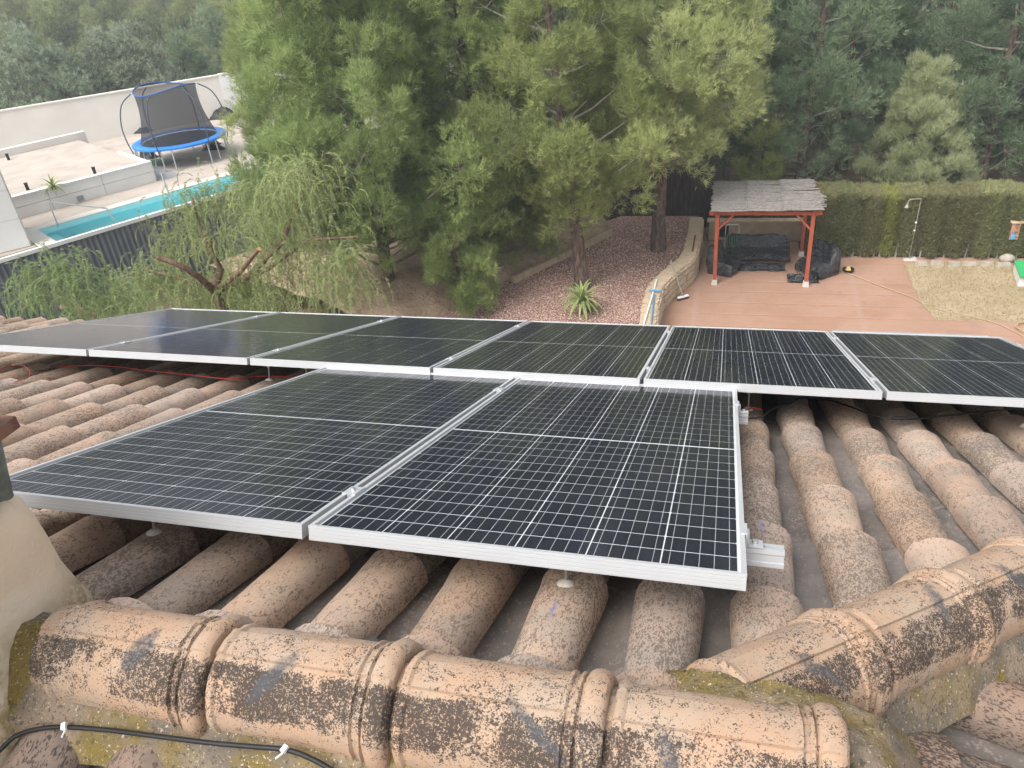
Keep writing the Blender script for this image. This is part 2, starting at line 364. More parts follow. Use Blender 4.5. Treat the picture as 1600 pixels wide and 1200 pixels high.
def channel_mesh(seed, l=.50, th=.013, nseg=8):
    r = np.random.default_rng(seed); mb = MB(); ys = [0, l * .5, l]; rows = []
    for inner in (0, 1):
        for y in ys:
            t = y / l; a = .100 - .018 * t; row = []; zt = .015 * t
            for k in range(nseg + 1):
                x = -1 + 2 * k / nseg; row.append(len(mb.v)); mb.v.append((x * a, y, .062 * abs(x) ** 2.6 + zt - inner * th + r.normal(0, .0012)))
            rows.append(row)
    n = len(ys)
    for i in range(n - 1):
        for k in range(nseg):
            a, b = rows[i], rows[i + 1]; mb.f.append((a[k], a[k + 1], b[k + 1], b[k]))
            a, b = rows[n + i], rows[n + i + 1]; mb.f.append((a[k + 1], a[k], b[k], b[k + 1]))
    for i0 in (0, n - 1):
        for k in range(nseg): mb.f.append((rows[i0][k], rows[n + i0][k], rows[n + i0][k + 1], rows[i0][k + 1]))
    return mb.mesh('channel_tile', M['channel'], 50)
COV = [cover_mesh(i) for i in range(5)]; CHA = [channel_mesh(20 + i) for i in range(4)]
COVF = []
for i in range(3):
    me = COV[i].copy(); me.materials.clear(); me.materials.append(M['frontcover']); COVF.append(me)

import bmesh
def cut_mesh(me, m, planes):
    """copy of a mesh placed by m, cut by world planes (co, outward normal)"""
    bm = bmesh.new(); bm.from_mesh(me); mi = m.inverted()
    for co, no in planes:
        c = mi @ Vector(co); n_ = (m.to_3x3().transposed() @ Vector(no)).normalized()
        bmesh.ops.bisect_plane(bm, geom=bm.verts[:] + bm.edges[:] + bm.faces[:], plane_co=c, plane_no=n_, clear_outer=True)
    if not bm.faces: bm.free(); return None
    me2 = me.copy(); bm.to_mesh(me2); bm.free(); return me2

PITCH = .243; U0 = .861; BX, BY, BZ, PW, PL_, GAP = -2.56, 2.035, .0275, 1.04, 2.05, .018
PANELS = [(-GAP - PW, 0, 0), (0, 0, 0)] + [(BX + k * (PW + GAP), BY, BZ) for k in range(-1, 5)]
def hidden_by_panels(p):
    """is a roof point covered, from the photograph's side, by a solar panel?"""
    l = RP.inverted() @ Vector(p); c = RP.inverted() @ CAM; s = c.z / (c.z - l.z); q = c + (l - c) * s
    for u, v, w_ in PANELS:
        if u - .01 < q.x < u + PW + .01 and v - .01 < q.y < v + PL_ + .01: return True
    return False
def in_frame(p, mg=80):
    if (Vector(p) - CAM).dot(BACK) > -.1: return False
    x, y = PX(p); return -mg < x < 1600 + mg and -mg < y < 1200 + mg

LAID = []
def lay_tiles(slope, m, cols, rows, w_base, cov, cha, planes, inside, part):
    """lays covers and channels; the ones the photo shows become tiles of their own, the rest one joined course"""
    hid_v, hid_f, hid_m = [], [], []
    for ci, u in cols:
        for ri, v in rows(u):
            for kind in ('cover_tile', 'channel_tile'):
                uu = u if kind == 'cover_tile' else u + PITCH / 2
                r = np.random.default_rng(abs(hash((part, ci, ri, kind))) % (2 ** 31)) if False else np.random.default_rng(part * 100000 + (ci + 60) * 400 + (ri + 20) * 2 + (kind == 'cover_tile'))
                src = cov if kind == 'cover_tile' else cha; me = src[int(r.integers(len(src)))]
                wz = w_base + (0 if kind == 'cover_tile' else -.022)
                vv = v - .50 + r.normal(0, .010) + (0 if kind == 'cover_tile' else .12)
                t = m @ Matrix.Translation((uu + r.normal(0, .004), vv, wz + r.normal(0, .002))) @ Matrix.Rotation(r.normal(0, .012), 4, 'Z') @ Matrix.Rotation(r.normal(0, .02), 4, 'Y')
                mid = t @ Vector((0, .30, .07)); end = t @ Vector((0, .48, .08)); top = t @ Vector((0, .02, .07))
                if not inside(end): continue
                crossing = any((Vector(q) - Vector(co)).dot(Vector(no)) > -.11 for q in (top, end) for co, no in planes)
                if crossing:
                    me = cut_mesh(me, t, planes)
                    if me is None: continue
                vis = any(in_frame(q) and not hidden_by_panels(q) for q in (mid, end, top)) if part != 9 else True
                if vis:
                    o = bpy.data.objects.new(kind, me); link(o, slope, t)
                    if kind == 'cover_tile': LAID.append((o, t))
                else:
                    n0 = len(hid_v); mi = 0 if kind == 'cover_tile' else 1
                    hid_v += [tuple(t @ x.co) for x in me.vertices]
                    for p in me.polygons: hid_f.append(tuple(n0 + i for i in p.vertices)); hid_m.append(mi)
    if hid_v:
        me = bpy.data.meshes.new('tile_field'); me.from_pydata(hid_v, [], hid_f); me.materials.append(cov[0].materials[0]); me.materials.append(cha[0].materials[0])
        me.polygons.foreach_set('material_index', hid_m); me.update()
        tag(obj('tile_field', me, slope), kind='stuff')

hipn = Vector((1, -1, 0)).normalized(); hipco = (XH, YR, 0); hipn2 = Vector((1, 1, 0)).normalized()
EAVE = 4.75
def deck(name, m, poly, th=.05):
    n = len(poly); vs = [m @ Vector((a, b, c)) for c in (0, -th) for a, b in poly]
    mb = MB(); mb.add(vs, [tuple(range(n)), tuple(reversed(range(n, 2 * n)))] + [((i + 1) % n, i, n + i, n + (i + 1) % n) for i in range(n)])
    return mb.build(name, M['channel'], house)
vr = (YR + .26 * SN) / CS
d1 = deck('roof_slope', RP @ Matrix.Translation((0, 0, -.275)), [(-6.9, vr), (XH, vr), (XH + (EAVE - vr) * CS, EAVE), (-6.9, EAVE)][::1])
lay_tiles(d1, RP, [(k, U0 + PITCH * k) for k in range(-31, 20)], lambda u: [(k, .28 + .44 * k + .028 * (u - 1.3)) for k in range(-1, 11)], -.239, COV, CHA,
          [((0, YR, 0), (0, -1, 0)), (hipco, hipn)], lambda p: p.y > YR + .02 and (Vector(p) - Vector(hipco)).dot(hipn) < -.06, 1)
d2 = deck('roof_slope', RF @ Matrix.Translation((0, 0, -.13)), [(-XH - .02, .0), (6.9, .0), (6.9, 2.6), (-XH - 2.6 * CS, 2.6)])
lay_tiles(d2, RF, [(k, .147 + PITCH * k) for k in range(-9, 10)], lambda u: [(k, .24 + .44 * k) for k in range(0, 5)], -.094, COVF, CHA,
          [((0, YR, 0), (0, 1, 0)), (hipco, hipn2)], lambda p: (Vector(p) - Vector(hipco)).dot(hipn2) < -.06, 2)
d3 = deck('roof_slope', RR @ Matrix.Translation((0, 0, -.13)), [(0, .0), (2.6, 2.6 / CS), (-5.0, 5.0 / CS)])
lay_tiles(d3, RR, [(k, -.05 + PITCH * k) for k in range(-14, 7)], lambda u: [(k, abs(u) / CS + .36 + .44 * k) for k in range(0, 7) if abs(u) / CS + .36 + .44 * k < 5.0], -.094, COVF, CHA,
          [(hipco, -hipn), (hipco, -hipn2)], lambda p: True, 3)
mb = MB(); mb.box2((-6.5, -4.4, -8.4), (4.6, 3.95, -2.15)); mb.build('wall', M['houseplaster'], house)

def cap_mesh(seed, l=.40, r0=.109):
    r = np.random.default_rng(seed); mb = MB()
    xs = [(-.05, -.012), (-.006, -.012), (-.004, .0), (.004, .004), (.012, .004), (.018, -.001), (.08, 0), (.16, .001), (.24, .002), (.29, .003), (.303, .003), (.307, .008), (.312, .008), (.316, .002), (.323, .002), (.327, .008), (.332, .008), (.336, .001),
          (.338, .007), (.343, .0125), (.350, .016), (.361, .0175), (.371, .016), (.379, .0125), (.384, .006), (.386, -.010)]
    na = 40; a0, a1 = math.radians(-14), math.radians(194)
    angs = sorted([a0 + (a1 - a0) * k / 34 for k in range(35) if not 1.30 < a0 + (a1 - a0) * k / 34 < 1.90] + [1.315, 1.335, 1.45, 1.60, 1.75, 1.865, 1.885]); na = len(angs) - 1
    for x, dr in xs:
        for q in angs:
            s = .0075 * (abs(q - 1.60) < .27) * (1 if -.001 < x < .337 else .7)
            rr = r0 + dr + s + r.normal(0, .0006)
            mb.v.append((x + r.normal(0, .0008), -rr * math.cos(q) * 1.02, rr * math.sin(q)))
    n = na + 1
    for i in range(len(xs) - 1):
        for k in range(na): o = i * n + k; mb.f.append((o, o + n, o + n + 1, o + 1))
    mb.f.append(tuple(range(0, n))); mb.f.append(tuple(reversed(range((len(xs) - 1) * n, len(xs) * n))))
    return mb.mesh('ridge_cap', M['ridge'], 32)
CAPS = [cap_mesh(i) for i in range(4)]
RC = .109 + .007
def bed(name, pts, off):
    """lumpy mortar bed under a line of caps: pts along the axis, off(side) half-width"""
    mb = MB(); r = np.random.default_rng(3); n = 14; rows = []
    for p, sx in pts:
        row = []
        for k in range(n + 1):
            t = -1 + 2 * k / n; row.append(len(mb.v)); hgt = .075 - .17 * abs(t) ** 1.7 + r.normal(0, .006)
            q = Vector(p) + sx * (t * off) + Vector((0, 0, hgt)); mb.v.append(tuple(q))
        rows.append(row)
    for a, b in zip(rows[:-1], rows[1:]):
        for k in range(n): mb.f.append((a[k], b[k], b[k + 1], a[k + 1]))
    return mb.build(name, M['mortar'], house, smooth=60)
ZX = ZC - RC
ridge = bed('ridge', [((-1.2 + i * .06, YR + .0, ZX - .015), Vector((0, 1, 0))) for i in range(41)], .178)
ridge['label'] = 'line of clay ridge caps bedded in yellow mossy mortar'
dabs = [(.22, 1.20, -.5), (.13, 1.02, -.6), (.27, .95, 1.2), (.10, .80, .4), (.2, 9, 0)]
for i in range(5):
    x = -.025 - .361 + .40 * i
    if i == 4: break
    o = link(bpy.data.objects.new('ridge_cap', CAPS[i % 4]), ridge, Matrix.Translation((x, YR, ZX)) @ Matrix.Rotation((.004, -.006, .003, .012)[i], 4, 'Y') @ Matrix.Rotation((.02, -.02, .01, -.01)[i], 4, 'X'))
    o['dab'] = dabs[i]
hd = Vector((1, 1, -math.tan(SL))).normalized(); hy = Vector((-1, 1, 0)).normalized(); hz = hd.cross(hy)
HM = basis(hd, hy, hz)
j1 = PL(1320, 973, RP, -.085); 
hs0 = Vector((XH, YR, ZC - .01)); s1 = (j1 - hs0).dot(hd) + .06
hax = lambda s: hs0 + hd * s - hz * RC
hip = bed('hip', [(hax(-.1 + i * .08) - Vector((0, 0, .02)), hy) for i in range(85)], .175)
hip['label'] = 'line of clay caps running down the hip at the right'
hdabs = [(.20, 1.05, .9), (.24, 1.30, -.3), (.15, 1.2, .6)]
k = 0; s = s1 - .361
while s < 6.3:
    m = Matrix.Translation(hax(s)) @ HM
    o = link(bpy.data.objects.new('ridge_cap', CAPS[(k + 1) % 4]), hip, m); o['dab'] = hdabs[k % 3] if k < 3 else (0, 9, 0); s += .41; k += 1
# mortar fillet where hip and ridge meet
mb = MB(); r = np.random.default_rng(11); n = 22
for i in range(n + 1):
    for j in range(n + 1):
        x, y = XH - .02 + .54 * i / n, YR - .12 + .34 * j / n; e = min(i, j, n - i, n - j) / 5
        z = ZX + .082 - .30 * max(0, (x - XH - .26)) - .25 * abs(y - YR - .03) + r.normal(0, .006) - .12 * max(0, 1 - e) ** 1.5; mb.v.append((x, y, z))
for i in range(n):
    for j in range(n): a = i * (n + 1) + j; mb.f.append((a, a + n + 1, a + n + 2, a + 1))
mb.build('mortar_fillet', M['moss'], hip, smooth=60)

# chimney
mb = MB(); r = np.random.default_rng(5); cx, cy, hx, hyy = -.80, -.50, .262, .30; rows = []
lev = [(-.62, .16), (-.34, .13), (-.22, .085), (-.14, .045), (-.07, .022), (0, .010), (.08, .004), (.15, .002), (.185, -.004), (.205, -.022), (.215, -.05), (.218, -.10)]
nc = 8
for z, fl in lev:
    row = []; rad = max(.03, .075 + fl * .6)
    for ci, (sx, sy) in enumerate(((1, 1), (-1, 1), (-1, -1), (1, -1))):
        for k in range(nc + 1):
            q = math.pi / 2 * (ci + k / nc); px_ = cx + sx * (hx + fl - rad) + rad * math.cos(q); py_ = cy + sy * (hyy + (fl * .45 if sy > 0 else fl) - rad) + rad * math.sin(q)
            row.append(len(mb.v)); mb.v.append((px_ + r.normal(0, .003), py_ + r.normal(0, .003), z + r.normal(0, .002)))
    rows.append(row)
for a, b in zip(rows[:-1], rows[1:]):
    for k in range(len(a)): k2 = (k + 1) % len(a); mb.f.append((a[k], a[k2], b[k2], b[k]))
mb.f.append(tuple(rows[-1]))
chim = mb.build('chimney', M['chimney'], house, smooth=50)
pb = GY(2, 772, -.235); pt = GY(-14, 700, -.235)
MB().tube([pb + Vector((-.01, 0, -.03)), pb, pb + (pt - pb) * .5, pt + (pt - pb) * 1.2], [.024, .023, .022, .021], 16).build('cap_post', M['pipe'], chim, smooth=40)
mb = MB(); sc = GY(24, 650, -.19)
mb.box2((sc.x - .62, -.80, sc.z - .028), (sc.x, -.19, sc.z)); mb.build('chimney_cap', M['slab'], chim)

# ---------------------------------------------------------------- solar panels
FH = .038
def frame_mesh():
    mb = MB(); lip = .011; ins = .002
    def bar(a, b): mb.box2(a, b)
    # outer walls
    o_, i_ = (0, 0, PW, PL_), (.0022, .0022, PW - .0022, PL_ - .0022)
    def ring(ro, ri, z0, z1):
        n0 = len(mb.v)
        for z in (z0, z1):
            for (x0, y0, x1, y1) in (ro, ri): mb.v += [(x0, y0, z), (x1, y0, z), (x1, y1, z), (x0, y1, z)]
        O0, I0, O1, I1 = n0, n0 + 4, n0 + 8, n0 + 12
        for k in range(4):
            k2 = (k + 1) % 4
            mb.f.append((O0 + k, O0 + k2, O1 + k2, O1 + k)); mb.f.append((I0 + k2, I0 + k, I1 + k, I1 + k2))
            mb.f.append((O1 + k, O1 + k2, I1 + k2, I1 + k)); mb.f.append((I0 + k, I0 + k2, O0 + k2, O0 + k))
    ring((0, 0, PW, PL_), (lip, lip, PW - lip, PL_ - lip), -.0065, 0)
    ring((0.0004, 0.0004, PW - .0004, PL_ - .0004), (.003, .003, PW - .003, PL_ - .003), -FH, -.0066)
    ring((.0031, .0031, PW - .0031, PL_ - .0031), (.03, .03, PW - .03, PL_ - .03), -FH, -FH + .002)
    return mb.mesh('frame', M['alu'])
FR = frame_mesh()
BS = MB().box2((.004, .004, -.0130), (PW - .004, PL_ - .004, -.0085)).mesh('backsheet', M['backsheet'])
PN = MB().box2((.004, .004, -.0062), (PW - .004, PL_ - .004, -.0030)).mesh('glass_pane', M['pane'])
CW, CH, c_ = .1640, .0784, .003
CE = MB().add([(-CW / 2 + c_, -CH / 2, 0), (CW / 2 - c_, -CH / 2, 0), (CW / 2, -CH / 2 + c_, 0), (CW / 2, CH / 2, 0), (-CW / 2, CH / 2, 0), (-CW / 2, -CH / 2 + c_, 0)] +
              [(-CW / 2 + c_, -CH / 2, -.0008), (CW / 2 - c_, -CH / 2, -.0008), (CW / 2, -CH / 2 + c_, -.0008), (CW / 2, CH / 2, -.0008), (-CW / 2, CH / 2, -.0008), (-CW / 2, -CH / 2 + c_, -.0008)],
              [(0, 1, 2, 3, 4, 5)] + [((i + 1) % 6, i, i + 6, (i + 1) % 6 + 6) for i in range(6)]).mesh('solar_cell', M['cell'])
JB = MB().box2((PW / 2 - .06, PL_ / 2 - .04, -.032), (PW / 2 + .06, PL_ / 2 + .04, -.0131)).mesh('junction_box', M['cable'])
plabels = ['large solar panel beside the chimney, front left of the pair', 'large solar panel in front, its rail stub sticking out at right',
           'solar panel at the far left end of the back row, greyed by reflection', 'second solar panel from the left in the back row', 'third solar panel from the left in the back row, behind the front pair',
           'fourth solar panel from the left in the back row, in front of the yucca', 'fifth solar panel from the left in the back row, in front of the terrace wall', 'solar panel at the far right end of the back row']
def build_panel(i, u, v, w_):
    m = RP @ Matrix.Translation((u, v, w_)) @ Matrix.Rotation(.0066 if i > 1 else 0, 4, 'X')
    t = thing('solar_panel', (0, 0, 0), plabels[i], 'solar panel', 'solar panels on the roof'); t.matrix_basis = m; WM[t.name] = m
    for nm, me in (('frame', FR), ('backsheet', BS), ('junction_box', JB)): obj(nm, me, t, m)
    for c in range(6):
        for r_ in range(24):
            x = PW / 2 + (c - 2.5) * .1675; y = PL_ / 2 + (r_ - 11.5) * .0832 + (.0045 if r_ > 11 else -.0045)
            mm = m @ Matrix.Translation((x, y, -.0076)) @ (Matrix.Rotation(math.pi, 4, 'Z') if r_ % 2 else Matrix())
            link(bpy.data.objects.new('solar_cell', CE), t, mm)
    obj('glass_pane', PN, t, m)
    return t
for i, (u, v, w_) in enumerate(PANELS): build_panel(i, u, v, w_)

def rail(name, u0, u1, v, wtop, label, mids, ends, bolts):
    m = RP @ Matrix.Translation((0, v, wtop)); t = thing(name, (0, 0, 0), label, 'rail', 'mounting rails'); t.matrix_basis = m; WM[t.name] = m
    prof = [(-.02, 0), (-.007, 0), (-.007, -.008), (.007, -.008), (.007, 0), (.02, 0), (.02, -.012), (.016, -.015), (.016, -.032), (.02, -.035), (.02, -.045), (-.02, -.045), (-.02, -.035), (-.016, -.032), (-.016, -.015), (-.02, -.012)]
    n = len(prof); mb = MB(); mb.add([(x, a, b) for x in (u0, u1) for a, b in prof], [tuple(range(n)), tuple(reversed(range(n, 2 * n)))] + [((i + 1) % n, i, n + i, n + (i + 1) % n) for i in range(n)])
    mb.build('rail_bar', M['rail'], t, m)
    for u in mids:
        mb = MB().box2((u - .02, -.03, FH + .0005), (u + .02, .03, FH + .004)).box2((u - .007, -.028, -.004), (u + .007, .028, FH + .0004)); o = mb.build('mid_clamp', M['rail'], t, m)
        MB().tube([(u, 0, FH + .0041), (u, 0, FH + .0115)], .007, 6).build('bolt_head', M['steel'], o, m)
    for u in ends:
        mb = MB().box2((u - .012, -.035, FH + .0005), (u + .006, .035, FH + .0045)).box2((u + .0022, -.035, .0005), (u + .006, .035, FH + .0004)).box2((u + .0061, -.022, .002), (u + .045, .022, .0065)).box2((u + .0062, -.02, .008), (u + .012, .02, FH - .004))
        o = mb.build('end_clamp', M['rail'], t, m); MB().tube([(u + .026, 0, .0066), (u + .026, 0, .015)], .0075, 6).build('bolt_head', M['steel'], o, m)
    for u, dv in bolts:
        wb = -.147 - wtop; o = MB().tube([(u, dv, wb - .01), (u, dv, -.03)], .0045, 8).build('hanger_bolt', M['steel'], t, m, smooth=40)
        MB().tube([(u, dv, wb - .008), (u, dv, wb + .004), (u, dv, wb + .010)], [.026, .02, .008], 12).build('sealant', M['sealant'], o, m, smooth=50)
        MB().tube([(u, dv, -.062), (u, dv, -.054)], .010, 6).box2((u - .018, dv - .018, -.0535), (u + .018, dv + .018, -.0455)).build('nut', M['steel'], o, m)
cu = lambda k: U0 + PITCH * k
front_b = [(cu(-6), -.10), (cu(-1), -.105), (cu(-3), 0)]
rail('mounting_rail', -1.10, 1.135, .265, -FH - .0005, 'aluminium rail under the front pair, its stub jutting out by the near corner', [-.009], [1.04], front_b)
rail('mounting_rail', -1.10, 1.085, 1.73, -FH - .0005, 'aluminium rail under the far end of the front pair of panels', [-.009], [1.04], [(cu(-5), 0), (cu(0), 0)])
bm_ = [BX + k * (PW + GAP) - GAP / 2 for k in range(5)]
rail('mounting_rail', -3.68, 2.78, BY + .30, BZ - FH - .0005, 'aluminium rail under the near edge of the back row', bm_, [BX + 5 * (PW + GAP) - GAP], [(cu(k), -.02) for k in (-10, -9, -4, 1, 6)])
rail('mounting_rail', -3.68, 2.80, BY + 1.72, BZ - FH + .010, 'aluminium rail under the far edge of the back row', bm_, [BX + 5 * (PW + GAP) - GAP], [(cu(k), 0) for k in (-17, -12, -7, -2, 3, 7)])

def cable(name, pix, m, w_, rad, mat, label, group=None, lift=None):
    pts = [PL(a, b, m, w_ + (lift[i] if lift else 0)) for i, (a, b) in enumerate(pix)]
    P = []
    for i in range(len(pts) - 1):       # Catmull-Rom
        p0, p1, p2, p3 = pts[max(i - 1, 0)], pts[i], pts[i + 1], pts[min(i + 2, len(pts) - 1)]
        for k in range(6):
            t = k / 6; P.append(.5 * ((2 * p1) + (-p0 + p2) * t + (2 * p0 - 5 * p1 + 4 * p2 - p3) * t * t + (-p0 + 3 * p1 - 3 * p2 + p3) * t ** 3))
    P.append(pts[-1]); o = MB().tube(P, rad, 8).build(name, mat, None, smooth=60); return tag(o, label, 'cable', group)
cable('red_cable', [(-30, 585), (15, 573), (35, 571), (46, 580), (44, 590), (25, 596)], RP, -.135, .0024, M['redcable'], 'red cable looping over the tiles at the far left', 'panel wiring')
cable('red_cable', [(90, 574), (130, 571), (180, 573), (230, 579), (290, 585), (360, 592), (400, 588), (440, 588), (500, 592)], RP, -.13, .0024, M['redcable'], 'red cable running under the back row left of the front pair', 'panel wiring')
cable('black_cable', [(60, 580), (120, 572), (200, 578), (270, 585), (340, 592), (400, 590)], RP, -.137, .0035, M['cable'], 'thin black cable beside the red one under the back row', 'panel wiring')
cable('black_cable', [(1160, 655), (1190, 651), (1205, 640), (1235, 630), (1250, 622), (1290, 624), (1330, 636), (1372, 651), (1420, 655), (1480, 649), (1560, 641), (1640, 634)], RP, -.128, .0042, M['cable'], 'black cable with a connector drooping across the tiles at right', 'panel wiring')
cable('red_cable', [(1160, 650), (1166, 642), (1176, 637), (1190, 640)], RP, -.12, .0032, M['redcable'], 'short red cable end beside the front pair', 'panel wiring')
con = PL(1418, 654, RP, -.12); con2 = PL(1395, 653, RP, -.12)
tag(MB().tube([con2, con2 * .75 + con * .25, con2 * .3 + con * .7, con], [.006, .009, .009, .006], 10).build('cable_connector', M['cable'], None, smooth=50), 'black plug connector on the drooping cable at right', 'connector')
bc = cable('black_cable', [(-40, 1210), (0, 1172), (25, 1150), (60, 1139), (100, 1136), (170, 1141), (250, 1151), (330, 1161), (400, 1167), (450, 1172), (490, 1187), (530, 1210)], RF, .008, .005, M['cable'], 'black cable clipped along the mossy mortar at bottom left', None, [0, 0, 0, 0, 0, .008, .028, .042, .048, .048, .04, .03])
for q, rz in (((102, 1136), .5), ((446, 1171), -.4)):
    p = PL(*q, RF, .012 if q[0] < 300 else .06); mm = Matrix.Translation(p) @ RF.to_3x3().to_4x4() @ Matrix.Rotation(rz, 4, 'Z')
    mb = MB().box((0, 0, .004), (.009, .014, .010)).tube([(.0, .008, .0), (.002, .022, .006)], .002, 6); mb.build('cable_clip', M['whiteplastic'], bc, mm)
ring = PL(1224, 808, RP, -.262); mb = MB(); mb.tube([ring + RP.to_3x3() @ Vector((.022 * math.cos(a), .022 * math.sin(a), 0)) for a in [2 * math.pi * k / 24 for k in range(25)]], .0022, 6, False)
tag(mb.build('plastic_ring', M['whiteplastic'], None, smooth=60), 'small pale ring lying in the channel right of the front panel', 'ring')

ap = MB().box2((1.70, 4.17, -.02), (2.67, 4.21, .034)).box2((1.70, 4.1685, .012), (2.67, 4.1699, .030)).build('aluminium_profile', M['rail'], None, RP)
tag(ap, 'pale aluminium profile lying along the far edge of the rightmost panel', 'profile')

for q in ((865, 948), (1190, 825), (1185, 745)):                     # chalk marks left by the fitters
    p = PL(*q, RP, -.15); o, t = min(LAID, key=lambda a: ((a[1] @ Vector((0, .28, .08))) - p).length); l = t.inverted() @ p; o['chalk'] = (l.x, l.y, 1.0)

# ---------------------------------------------------------------- ground
ZG = -8.4
def earth_mat():
    n = N('earth'); c = n.coord(); col = n.mix(n.ramp(n.noise(c, .35, 5), .35, .65), (.13, .095, .065), (.27, .20, .14))
    col = n.mix(n.ramp(n.noise(c, 2.2, 5, .6), .5, .68, 0, .6), col, (.09, .085, .04)); n.bump(n.noise(c, 9, 5), .6, .05)
    return n.done(col, .95, .1)
M['earth'] = earth_mat()
def hill(x, y):
    d = math.hypot(x, y - 20); t = max(0, d - 42)
    return -8.5 - .3 * min(1, max(0, (d - 35) / 10)) + .055 * t + 1.2 * math.sin(x * .05 + 1) * min(1, t / 40) * math.cos(y * .04) 
mb = MB(); gx = [-220, -190] + list(range(-160, 161, 8)) + [190, 220]; gyy = [-120, -84] + list(range(-48, 201, 8)) + [220]
for y in gyy:
    for x in gx: mb.v.append((x, y, hill(x, y)))
for j in range(len(gyy) - 1):
    for i in range(len(gx) - 1): a = j * len(gx) + i; mb.f.append((a, a + 1, a + len(gx) + 1, a + len(gx)))
tag(mb.build('ground', M['earth'], smooth=80), kind='structure')

def patio_mat():
    n = N('stamped_concrete'); c = n.coord()
    col = n.mix(n.ramp(n.noise(c, .9, 5, .6), .35, .65), (.33, .195, .13), (.375, .23, .165))
    col = n.mix(n.ramp(n.noise(c, 3.5, 5, .65, .3, (.25, 1.6, 1)), .48, .7, 0, .5), col, (.37, .25, .20))
    col = n.mix(n.ramp(n.noise(c, .45, 6, .7), .5, .72, 0, .5), col, (.22, .13, .095))
    x = n.n('SeparateXYZ', Vector=c); g1 = n.math('ABSOLUTE', n.math('SUBTRACT', n.math('FRACT', n.math('ADD', n.math('MULTIPLY', x.outputs['X'], .24), .45)), .5))
    g2 = n.math('ABSOLUTE', n.math('SUBTRACT', n.math('FRACT', n.math('MULTIPLY', x.outputs['Y'], 1.4)), .5))
    col = n.mix(n.ramp(n.math('ADD', g1, n.math('MULTIPLY', n.math('SUBTRACT', n.noise(c, 5, 3), .5), .05)), .03, .0, 0, .45), col, (.38, .26, .21))
    n.bump(n.math('ADD', n.noise(c, 12, 4), n.ramp(g2, .02, .05)), .35, .025)
    col = n.mix(n.ramp(g2, .04, .0, 0, .12), col, (.20, .115, .085))
    return n.done(col, n.ramp(n.noise(c, 1.5, 4), .3, .7, .45, .75), .3)
path = [(-.62, 13.0), (-.60, 15.0)] + [tuple(G(a, b, ZG).xy + Vector((-.08, .0))) for a, b in ((1030, 515), (1037, 486), (1060, 461), (1083, 442), (1091, 427), (1096, 404), (1098, 385), (1099, 372))]
M['patio'] = patio_mat()
tag(MB().box2((-1.1, 9, ZG - .25), (16, 22.35, ZG)).box2((-.4, 22.35, ZG - .25), (3.1, 23.5, ZG - .0005)).build('terrace', M['patio']), kind='structure')
def gravel_mat():
    n = N('red_gravel'); c = n.coord(); vor = n.n('TexVoronoi', Vector=c, Scale=26.0); d = vor.outputs['Distance']
    rc = n.n('SeparateColor', Color=vor.outputs['Color']).outputs[0]
    col = n.mix(rc, (.38, .225, .17), (.68, .50, .415)); col = n.mix(n.ramp(d, .25, .6), col, (.20, .12, .10))
    col = n.mix(n.ramp(n.noise(c, .8, 4), .45, .7, 0, .25), col, (.16, .09, .06)); n.bump(d, -.9, .03); return n.done(col, .9, .15)
M['gravel'] = gravel_mat()
ZV = -7.95
gpoly = [(-7.6, 8.5), (-.85, 8.5)] + [(x - .22, y) for x, y in path] + [(.0, 24.6), (-2.6, 24.6), (-3.0, 24.1), (-5.2, 19.6), (-6.6, 16.2)]
tag(MB().prism(gpoly, ZG - .3, ZV).build('gravel_bed', M['gravel']), kind='structure')
# loose stones on the bed
from math import cos, sin, pi
def scatter_stones(n, inside, z, s, mat, name, seed):
    r = np.random.default_rng(seed); pts = []
    while len(pts) < n:
        q = r.uniform((-6.0, 14.5), (0, 24.5))
        if inside(q): pts.append(q)
    pts = np.array(pts); base = np.array([(1, 0, 0), (-1, 0, 0), (0, 1, 0), (0, -1, 0), (0, 0, 1), (0, 0, -1)], float)
    fs = np.array([(0, 2, 4), (2, 1, 4), (1, 3, 4), (3, 0, 4), (2, 0, 5), (1, 2, 5), (3, 1, 5), (0, 3, 5)])
    sc = s * r.uniform(.5, 1.2, (n, 1, 1)) * r.uniform(.6, 1.2, (n, 6, 1)); a = r.uniform(0, 6.28, n)
    R = np.zeros((n, 3, 3)); R[:, 0, 0] = np.cos(a); R[:, 0, 1] = -np.sin(a); R[:, 1, 0] = np.sin(a); R[:, 1, 1] = np.cos(a); R[:, 2, 2] = .6
    v = np.einsum('nij,nkj->nki', R, base[None] * sc) + np.concatenate([pts, np.full((n, 1), z)], 1)[:, None]
    f = (fs[None] + (np.arange(n) * 6)[:, None, None]).reshape(-1, 3)
    return tag(obj(name, np_mesh(name, v.reshape(-1, 3), f, mat, tint=np.repeat(r.random(n), 6))), 'loose red-brown gravel stones spread over the planting bed', 'gravel', kind='stuff')
def inpoly(q, poly):
    c = False; j = len(poly) - 1
    for i in range(len(poly)):
        (xi, yi), (xj, yj) = poly[i][:2], poly[j][:2]
        if (yi > q[1]) != (yj > q[1]) and q[0] < (xj - xi) * (q[1] - yi) / (yj - yi) + xi: c = not c
        j = i
    return c
n_ = N('gravel_stone'); a_ = n_.n('Attribute', attribute_name='tint').outputs['Fac']; M['stonelet'] = n_.done(n_.mix(a_, (.34, .20, .16), (.70, .53, .47)), .9, .15)
scatter_stones(9000, lambda q: inpoly(q, gpoly), ZV + .01, .028, M['stonelet'], 'gravel', 4)

